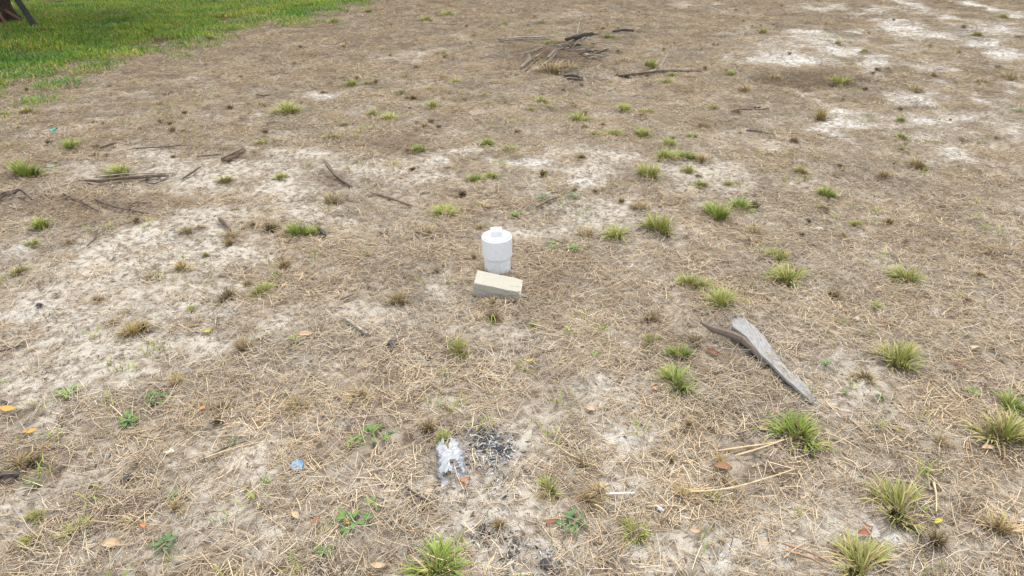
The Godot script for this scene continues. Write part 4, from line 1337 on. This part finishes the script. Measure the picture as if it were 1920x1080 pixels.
func build_stones():
	for k in STONES.size():
		var s: Array = STONES[k]
		var called: String = {"c": "cinder", "w": "stone_chip", "g": "stone", "bw": "pebble"}[s[3]]
		var o := part(called, stone_mesh(0.35 + 0.2 * rng.randf(), 0.5, k), m_stone[s[3]], self)
		o.position = spot(s[0], s[1], 0.008)
		o.rotation = Vector3(rng.randf_range(-0.2, 0.2), rng.randf() * TAU, rng.randf_range(-0.2, 0.2))
		o.scale = Vector3.ONE * s[2]
		if s[4].contains("upright"): o.scale.y *= 3.0
		tag(o, s[4], {"cinder": "cinder", "stone_chip": "stone", "stone": "stone", "pebble": "pebble"}[called], "stones and cinders")

# ------------------------------------------------------------------ made things
func lathe(profile: Array, sides := 64) -> ArrayMesh:
	var st := SurfaceTool.new()
	st.begin(Mesh.PRIMITIVE_TRIANGLES)
	for k in profile.size() - 1:
		for s in sides:
			var a := TAU * s / sides
			var b := TAU * (s + 1) / sides
			var q := []
			for e in [[profile[k], a], [profile[k], b], [profile[k + 1], a], [profile[k + 1], b]]:
				q.append(Vector3(cos(e[1]) * e[0].x, e[0].y, sin(e[1]) * e[0].x))
			var n := Vector2(profile[k + 1].y - profile[k].y, -(profile[k + 1].x - profile[k].x)).normalized()
			var na := Vector3(cos(a) * n.x, n.y, sin(a) * n.x)
			var nb := Vector3(cos(b) * n.x, n.y, sin(b) * n.x)
			for t in [[0, na], [1, nb], [2, na], [1, nb], [3, nb], [2, na]]:
				st.set_normal(t[1])
				st.add_vertex(q[t[0]])
	return st.commit()

func bevel_box(size: Vector3, bevel: float, wobble := 0.0, cuts := 6) -> ArrayMesh:
	# a box with rounded edges, cut finely enough for uneven faces
	var st := SurfaceTool.new()
	st.begin(Mesh.PRIMITIVE_TRIANGLES)
	var half := size * 0.5
	for f in 6:
		var ax: int = f / 2
		var sgn := 1.0 if f % 2 == 0 else -1.0
		var u := (ax + 1) % 3
		var w := (ax + 2) % 3
		var steps := [[], []]
		for e in 2:
			var h: float = half[u] if e == 0 else half[w]
			for k in [0.0, 0.5, 1.0]: steps[e].append(-h + bevel * k)
			for k in range(1, cuts): steps[e].append(lerpf(-h + bevel, h - bevel, float(k) / cuts))
			for k in [1.0, 0.5, 0.0]: steps[e].append(h - bevel * k)
		var grid := []
		for a in steps[0]:
			for b in steps[1]:
				var p := Vector3.ZERO
				p[ax] = half[ax] * sgn
				p[u] = a
				p[w] = b
				var core := Vector3(clampf(p.x, -half.x + bevel, half.x - bevel), clampf(p.y, -half.y + bevel, half.y - bevel), clampf(p.z, -half.z + bevel, half.z - bevel))
				p = core + (p - core).normalized() * bevel
				if wobble > 0.0: p += (p - core).normalized() * wobble * n_fine.get_noise_3d(p.x * 12.0, p.y * 12.0, p.z * 12.0)
				grid.append(p)
		var nw: int = steps[1].size()
		for a in steps[0].size() - 1:
			for b in nw - 1:
				var i: int = a * nw + b
				var ids := [i, i + 1, i + nw, i + nw, i + 1, i + nw + 1] if sgn > 0 else [i, i + nw, i + 1, i + nw, i + nw + 1, i + 1]
				for id in ids:
					st.set_smooth_group(0)
					st.add_vertex(grid[id])
	st.index()
	st.generate_normals()
	return st.commit()

func build_cleanout():
	var pvc := plain(lin(.63, .645, .67), 0.42)
	pvc.metallic_specular = 0.5
	pvc.albedo_texture = noise_texture(FastNoiseLite.TYPE_SIMPLEX_SMOOTH, 0.02, [0.0, 0.25, 0.45, 1.0], [Color(.90, .885, .86), Color(.965, .96, .95), Color.WHITE, Color.WHITE], 512, 51, 5)
	pvc.uv1_triplanar = true
	pvc.uv1_scale = Vector3(5, 5, 5)
	var at := spot(-0.063, -2.69)
	at.y = 0.0
	var o := base("sewer_cleanout", at)
	o.rotation = Vector3(0.0, 0.6, 0.0)
	o.rotation_degrees = Vector3(1.0, 4.0, 1.2)
	tag(o, "white plastic cleanout pipe with square knobbed cap standing in straw", "pipe")
	part("pipe", lathe([Vector2(.0, -.12), Vector2(.0571, -.12), Vector2(.0571, .0), Vector2(.0571, .075), Vector2(.05, .075)]), pvc, o)
	# the wider hub with a rounded lip, its lower edge standing proud of the pipe
	part("hub", lathe([Vector2(.0573, .0575), Vector2(.0632, .0570), Vector2(.0646, .0582), Vector2(.0652, .105), Vector2(.0655, .1385), Vector2(.0652, .1430), Vector2(.0640, .1465), Vector2(.0622, .1480), Vector2(.0608, .1472), Vector2(.0604, .136), Vector2(.03, .139)]), pvc, o)
	var plug := part("screw_plug", lathe([Vector2(.0562, .1360), Vector2(.0562, .1490), Vector2(.0552, .1510), Vector2(.0535, .1520), Vector2(.0400, .1535), Vector2(.028, .1540), Vector2(.0, .1540)]), pvc, o)
	var knob := part("square_knob", bevel_box(Vector3(.049, .026, .046), 0.003, 0.0, 1), pvc, plug)
	knob.position = Vector3(0, .1660, 0)

func build_brick():
	var m := plain(Color.WHITE, 0.95)
	m.albedo_texture = noise_texture(FastNoiseLite.TYPE_SIMPLEX, 0.09, [0.0, 0.28, 0.42, 0.6, 1.0], [lin(.08, .075, .06), lin(.23, .215, .18), lin(.35, .335, .285), lin(.42, .40, .345), lin(.52, .50, .44)], 512, 61, 5)
	m.uv1_triplanar = true
	m.uv1_scale = Vector3(6, 6, 6)
	m.normal_enabled = true
	m.normal_texture = noise_texture(FastNoiseLite.TYPE_SIMPLEX, 0.12, [], [], 512, 62, 4, 5.0)
	m.normal_scale = 0.8
	var o := CSGCombiner3D.new()
	o.name = "concrete_brick"
	add_child(o)
	var body := CSGMesh3D.new()
	body.name = "block"
	body.mesh = bevel_box(Vector3(.194, .062, .100), 0.003, 0.004, 10)
	body.material = m
	o.add_child(body)
	var crack := CSGBox3D.new()
	crack.name = "crack"
	crack.operation = CSGShape3D.OPERATION_SUBTRACTION
	crack.size = Vector3(.058, .016, .0016)
	crack.position = Vector3(.073, .031, .012)
	crack.rotation_degrees = Vector3(8, 9, 0)
	crack.material = m
	o.add_child(crack)
	var chip := CSGBox3D.new()
	chip.name = "chip"
	chip.operation = CSGShape3D.OPERATION_SUBTRACTION
	chip.size = Vector3(.02, .012, .02)
	chip.position = Vector3(.097, .031, .048)
	chip.rotation_degrees = Vector3(30, 40, 30)
	chip.material = m
	o.add_child(chip)
	o.position = Vector3(-0.059, 0.013, -2.477)
	o.rotation_degrees = Vector3(4, -5, -11.5)
	tag(o, "cracked pale concrete brick half sunk at the foot of the white pipe", "brick")

func loft(sections: Array, material: Material, called: String, parent: Node) -> MeshInstance3D:
	var st := SurfaceTool.new()
	st.begin(Mesh.PRIMITIVE_TRIANGLES)
	var n: int = sections[0].size()
	for k in sections.size() - 1:
		for s in n:
			var z := (s + 1) % n
			for p in [sections[k][s], sections[k + 1][s], sections[k][z], sections[k][z], sections[k + 1][s], sections[k + 1][z]]:
				st.set_smooth_group(s)
				st.add_vertex(p)
	for e in [0, sections.size() - 1]:
		for s in range(1, n - 1):
			var tri := [sections[e][0], sections[e][s], sections[e][s + 1]] if e == 0 else [sections[e][0], sections[e][s + 1], sections[e][s]]
			for p in tri:
				st.set_smooth_group(-1)
				st.add_vertex(p)
	st.generate_normals()
	return part(called, st.commit(), material, parent)

func build_palm_boot():
	# the split base of a dead palm frond: a grey dished blade and its thick brown rim running out to a point
	var o := base("palm_frond_base", Vector3(0.945, 0, -1.715), 1.761)
	tag(o, "split grey palm frond base with a brown pointed rim lying on straw", "palm frond")
	var back := Basis(Vector3.UP, -o.rotation.y)
	var blade := []
	for s in [[0.938,0.004,-1.713,0.955,0.002,-1.726],[0.899,0.012,-1.764,0.944,0.003,-1.787],[0.883,0.016,-1.818,0.933,0.003,-1.835],[0.869,0.02,-1.873,0.92,0.004,-1.883],[0.862,0.022,-1.913,0.917,0.005,-1.934],[0.85,0.026,-1.954,0.916,0.006,-1.986],[0.838,0.03,-2.0,0.912,0.007,-2.034],[0.825,0.033,-2.042,0.905,0.008,-2.083],[0.81,0.035,-2.073,0.894,0.01,-2.122],[0.792,0.036,-2.1,0.881,0.014,-2.148],[0.803,0.038,-2.14,0.862,0.02,-2.179],[0.822,0.04,-2.17,0.835,0.036,-2.183]]:
		# [rim x, y, z, edge x, y, z]
		var rim := back * (Vector3(s[0], s[1], s[2]) - o.position)
		var edge := back * (Vector3(s[3], s[4], s[5]) - o.position)
		var g := Vector3(0, height(s[0], s[2]) + 0.012, 0)
		var ring := []
		for q in 6:
			var f := q / 5.0
			ring.append(rim.lerp(edge, f) + Vector3.DOWN * 0.010 * sin(PI * f) + g + Vector3.UP * 0.0015 * sin(f * 19.0))
		for q in 6:
			var f := 1.0 - q / 5.0
			ring.append(rim.lerp(edge, f) + Vector3.DOWN * (0.010 * sin(PI * f) + 0.006 + 0.004 * (1.0 - f)) + g)
		blade.append(ring)
	loft(blade, m_wood["g"], "blade", o)
	var rim_pts := []
	for s in [[0.87,0.01,-1.914],[0.853,0.015,-1.957],[0.837,0.019,-2.003],[0.818,0.023,-2.044],[0.791,0.027,-2.072],[0.758,0.031,-2.094],[0.726,0.036,-2.107],[0.701,0.042,-2.119],[0.682,0.047,-2.129]]:
		rim_pts.append(back * (Vector3(s[0], s[1] + height(s[0], s[2]) + 0.006, s[2]) - o.position))
	var sections := []
	for k in rim_pts.size():
		var t: Vector3 = (rim_pts[min(k + 1, rim_pts.size() - 1)] - rim_pts[max(k - 1, 0)]).normalized()
		var u := t.cross(Vector3.UP).normalized()
		var r: float = [0.004,0.01,0.014,0.0165,0.0175,0.0165,0.0135,0.009,0.003][k]
		var ring := []
		for q in 8:
			var a := TAU * q / 8.0
			ring.append(rim_pts[k] + u * cos(a) * r * 0.62 + Vector3.UP * sin(a) * r)
		sections.append(ring)
	loft(sections, m_wood["k"], "rim", o)

func build_plastic():
	var m := plain(Color(.66, .68, .71, .50), 0.14)
	m.transparency = BaseMaterial3D.TRANSPARENCY_ALPHA
	m.metallic_specular = 0.7
	m.cull_mode = BaseMaterial3D.CULL_DISABLED
	var o := base("crushed_bottle", spot(-0.174, -1.467, 0.004), -1.37)
	tag(o, "crushed ribbed clear plastic bottle, torn open, lying on ash flecked sand", "bottle")
	var rows := 30
	var cols := 36
	var st := SurfaceTool.new()
	st.begin(Mesh.PRIMITIVE_TRIANGLES)
	var p := []
	for i in rows + 1:
		var f := float(i) / rows
		for s in cols + 1:
			var a := TAU * s / cols
			var torn := 0.010 * n_fine.get_noise_2d(s % cols * 0.16, 4.0) + 0.008 * sin(s * 2.6)
			var x := (f - 0.5) * 0.125 + (torn if i == 0 or i == rows else 0.0)
			var rib := 0.0022 * sin(f * 34.0)
			var crush := 0.012 * n_fine.get_noise_2d(f * 0.7 + 3.0, cos(a) * 0.25) + 0.010 * n_fine.get_noise_2d(cos(a) * 0.5 + 9.0, sin(a) * 0.5 + f * 1.1)
			var r := 0.033 + rib + crush
			var dent := 1.0 - 0.35 * exp(-pow((f - 0.55) / 0.2, 2.0)) * maxf(0.0, sin(a))
			p.append(Vector3(x, 0.021 + sin(a) * r * 0.62 * dent, cos(a) * r))
	for i in rows:
		for s in cols:
			# the torn hole near the mouth end and the split along the top
			var f := (i + 0.5) / rows
			var a := TAU * (s + 0.5) / cols
			if pow((f - 0.80) / 0.16, 2.0) + pow((a - 1.75) / 0.42, 2.0) < 1.0 + 0.5 * n_fine.get_noise_2d(s * 0.3, i * 0.3): continue
			if f < 0.3 and absf(a - 1.45 - 0.3 * (0.3 - f)) < 0.12 + 0.5 * (0.3 - f): continue
			if f > 0.8 and absf(a - 4.6) < 1.0: continue
			var q := i * (cols + 1) + s
			for id in [q, q + 1, q + cols + 1, q + 1, q + cols + 2, q + cols + 1]:
				st.set_smooth_group(0)
				st.add_vertex(p[id])
	st.index()
	st.generate_normals()
	part("wall", st.commit(), m, o)
	var flap := part("torn_flap", leaf_mesh(0.075, 0.022, 0.016, 0.006, 0.25), m, o)
	flap.position = Vector3(0.075, 0.012, -0.028)
	flap.rotation = Vector3(0.5, 0.5, 0.2)
	flap = part("torn_flap", leaf_mesh(0.05, 0.02, -0.012, 0.006, 0.25), m, o)
	flap.position = Vector3(0.07, 0.01, 0.026)
	flap.rotation = Vector3(-0.6, -0.4, 0.3)
	# two bits of coloured litter
	var blue := plain(lin(.22, .36, .52), 0.45)
	blue.cull_mode = BaseMaterial3D.CULL_DISABLED
	var b := part("plastic_scrap", leaf_mesh(0.036, 0.032, 0.007, 0.005, 0.3), blue, self)
	b.position = spot(-0.597, -1.436, 0.012)
	b.rotation_degrees = Vector3(20, 35, 8)
	tag(b, "crumpled pale blue plastic scrap on straw", "scrap")
	var teal := plain(lin(.10, .27, .22), 0.5)
	teal.cull_mode = BaseMaterial3D.CULL_DISABLED
	var t := part("plastic_scrap", leaf_mesh(0.075, 0.035, 0.012, 0.008, 0.3), teal, self)
	t.position = spot(-3.114, -4.63, 0.018)
	t.rotation_degrees = Vector3(14, -8, 5)
	tag(t, "teal plastic scrap on straw behind a green tuft", "scrap")

# ------------------------------------------------------------------ tree and its prop
func build_tree():
	var bark := plain(Color.WHITE, 0.95)
	bark.albedo_texture = noise_texture(FastNoiseLite.TYPE_SIMPLEX, 0.03, [0.0, 0.35, 0.55, 0.75, 1.0], [lin(.01, .008, .007), lin(.025, .019, .015), lin(.05, .037, .028), lin(.085, .058, .042), lin(.13, .1, .08)], 512, 71, 5)
	bark.uv1_triplanar = true
	bark.uv1_scale = Vector3(5, 1.2, 5)
	bark.normal_enabled = true
	bark.normal_texture = noise_texture(FastNoiseLite.TYPE_SIMPLEX, 0.04, [], [], 512, 72, 5, 10.0)
	var o := base("shade_tree", spot(-6.719, -9.602))
	tag(o, "dark barked tree with spreading roots at the edge of the green lawn", "tree")
	var rings := []
	for k in 22:
		var f := k / 21.0
		var y := -0.1 + 2.9 * pow(f, 1.4)
		var ring := []
		for s in 28:
			var a := TAU * s / 28.0
			var flare := 0.15 * exp(-maxf(y, 0.0) / 0.16) * (0.55 + 0.75 * maxf(0.0, sin(a * 5.0 + 0.7)))
			var r := lerpf(0.17, 0.105, f) + flare + 0.025 * n_fine.get_noise_3d(cos(a) * 0.5, y * 0.35, sin(a) * 0.5) * 2.0
			ring.append(Vector3(cos(a) * r + 0.05 * y, y, -sin(a) * r))
		rings.append(ring)
	loft(rings, bark, "trunk", o)
	var raw := plain(Color.WHITE, 0.9)
	raw.albedo_texture = noise_texture(FastNoiseLite.TYPE_SIMPLEX, 0.05, [0.0, 0.5, 1.0], [lin(.05, .026, .018), lin(.12, .065, .045), lin(.22, .13, .095)], 256, 73, 4)
	raw.uv1_triplanar = true
	raw.uv1_scale = Vector3(8, 8, 8)
	for r in [[0.28, 0.30, 0.09], [0.10, 0.36, 0.06], [0.36, 0.12, 0.04]]:
		var rt := part("root", stick_mesh([Vector3(r[0] * 0.4, 0.16, r[1] * 0.4), Vector3(r[0] * 0.8, 0.09, r[1] * 0.8), Vector3(r[0] * 1.25, 0.01, r[1] * 1.2)], 0.028, 0.9, 0.5, 0.3), raw, o)
		rt.set_meta("label", "bare reddish root")
	var limbs := []
	for k in 7:
		var a := TAU * k / 7.0 + rng.randf_range(-0.3, 0.3)
		var s0 := Vector3(0.05 * 2.3, 1.5 + 0.12 * k, 0)
		var e := s0 + Vector3(cos(a) * rng.randf_range(1.5, 2.3), rng.randf_range(0.5, 1.6), sin(a) * rng.randf_range(1.4, 2.0))
		var mid := s0.lerp(e, 0.5) + Vector3(rng.randf_range(-.15, .15), 0.2, rng.randf_range(-.15, .15))
		limbs.append([s0, mid, e])
		part("limb", stick_mesh([s0, mid, e], 0.06, 1.0, 0.35, 0.2), bark, o)
	var crown := Soup.new()
	for k in 2600:
		var l: Array = limbs[k % 7]
		var c: Vector3 = l[1].lerp(l[2], rng.randf_range(0.2, 1.25)) + Vector3(rng.randfn(), rng.randfn() * 0.6, rng.randfn()) * 0.55
		for q in 26:
			var p := c + Vector3(rng.randfn(), rng.randfn() * 0.7, rng.randfn()) * 0.13
			var d := Vector3(rng.randfn(), rng.randfn() - 0.4, rng.randfn()).normalized()
			var side := d.cross(Vector3(rng.randfn(), rng.randfn(), rng.randfn())).normalized()
			var col := vary(Color(.055, .10, .025), 0.3)
			var ln := rng.randf_range(0.06, 0.1)
			crown.blade([p, p + d * ln * 0.5, p + d * ln], 0.045, side, col, col)
	part("crown", crown.mesh(), m_grass, o)
	var grey_wood := plain(Color.WHITE, 0.9)
	grey_wood.albedo_texture = noise_texture(FastNoiseLite.TYPE_SIMPLEX, 0.04, [0.0, 0.4, 0.7, 1.0], [lin(.014, .014, .014), lin(.035, .034, .033), lin(.06, .058, .056), lin(.11, .105, .1)], 256, 81, 5)
	grey_wood.uv1_triplanar = true
	grey_wood.uv1_scale = Vector3(2, 20, 20)
	var foot := spot(-5.944, -9.169, -0.08)
	var s := base("tree_stake", foot)
	tag(s, "grey wooden stake leaning against the dark tree", "stake")
	var top := Vector3(-0.72, 1.75, -0.10)
	part("post", stick_mesh([Vector3.ZERO, top * 0.5, top], 0.036, 1.0, 0.9, 0.08), grey_wood, s)

# ------------------------------------------------------------------ everything
func _ready():
	rng.seed = 20240611
	# camera
	var cam := Camera3D.new()
	cam.name = "camera"
	add_child(cam)
	cam.position = Vector3(0, 1.4, 0)
	cam.rotation_degrees = Vector3(-29.3, 0, 0)
	cam.fov = 45.208
	cam.near = 0.05
	cam.far = 1000.0
	cam.current = true
	# bright, thinly clouded sky
	var sky_mat := ProceduralSkyMaterial.new()
	sky_mat.sky_top_color = Color(0.97, 0.985, 1.0)
	sky_mat.sky_horizon_color = Color(0.68, 0.71, 0.75)
	sky_mat.sky_curve = 0.55
	sky_mat.ground_horizon_color = Color(0.62, 0.60, 0.55)
	sky_mat.ground_bottom_color = Color(0.5, 0.46, 0.4)
	sky_mat.sun_angle_max = 1.0
	var sky := Sky.new()
	sky.sky_material = sky_mat
	var env := Environment.new()
	env.background_mode = Environment.BG_SKY
	env.sky = sky
	env.tonemap_mode = Environment.TONE_MAPPER_LINEAR
	env.tonemap_exposure = 2.5
	env.sdfgi_enabled = true
	env.ssao_enabled = true
	env.ssil_enabled = true
	var we := WorldEnvironment.new()
	we.name = "environment"
	we.environment = env
	add_child(we)
	# sun behind thin cloud, high and a little beyond the scene
	var sun := DirectionalLight3D.new()
	sun.name = "sun"
	add_child(sun)
	sun.look_at_from_position(Vector3.ZERO, Vector3(-0.12, -1.0, 0.42), Vector3.FORWARD)
	sun.light_energy = 0.5
	sun.light_angular_distance = 10.0
	sun.light_color = Color(1.0, 0.96, 0.9)
	sun.shadow_enabled = true

	n_big.seed = 11; n_big.frequency = 0.35
	n_mid.seed = 12; n_mid.frequency = 1.6; n_mid.fractal_octaves = 3
	n_fine.seed = 13; n_fine.frequency = 7.0; n_fine.fractal_octaves = 3
	layers = [rasterise(SAND_PATCHES, 0.75), rasterise(WHITE_PATCHES, 0.75), rasterise(GREY_PATCHES, 0.6), rasterise(LITTER_SHADE_PATCHES, 0.7), rasterise([
	[-3.746,-9.929,3.732,-1.384,3.306,2.368,0.9],
	[-3.702,-9.602,4.772,-1.701,-0.0,5.628,0.6]], 0.8)]
	layers.append(rasterise(kept_clear(), 0.25))
	make_materials()
	build_ground()
	build_lawn()
	build_tree()
	build_cleanout()
	build_brick()
	build_palm_boot()
	build_plastic()
	build_sticks()
	build_tufts()
	build_weeds()
	build_leaves()
	build_stones()
	build_straw()
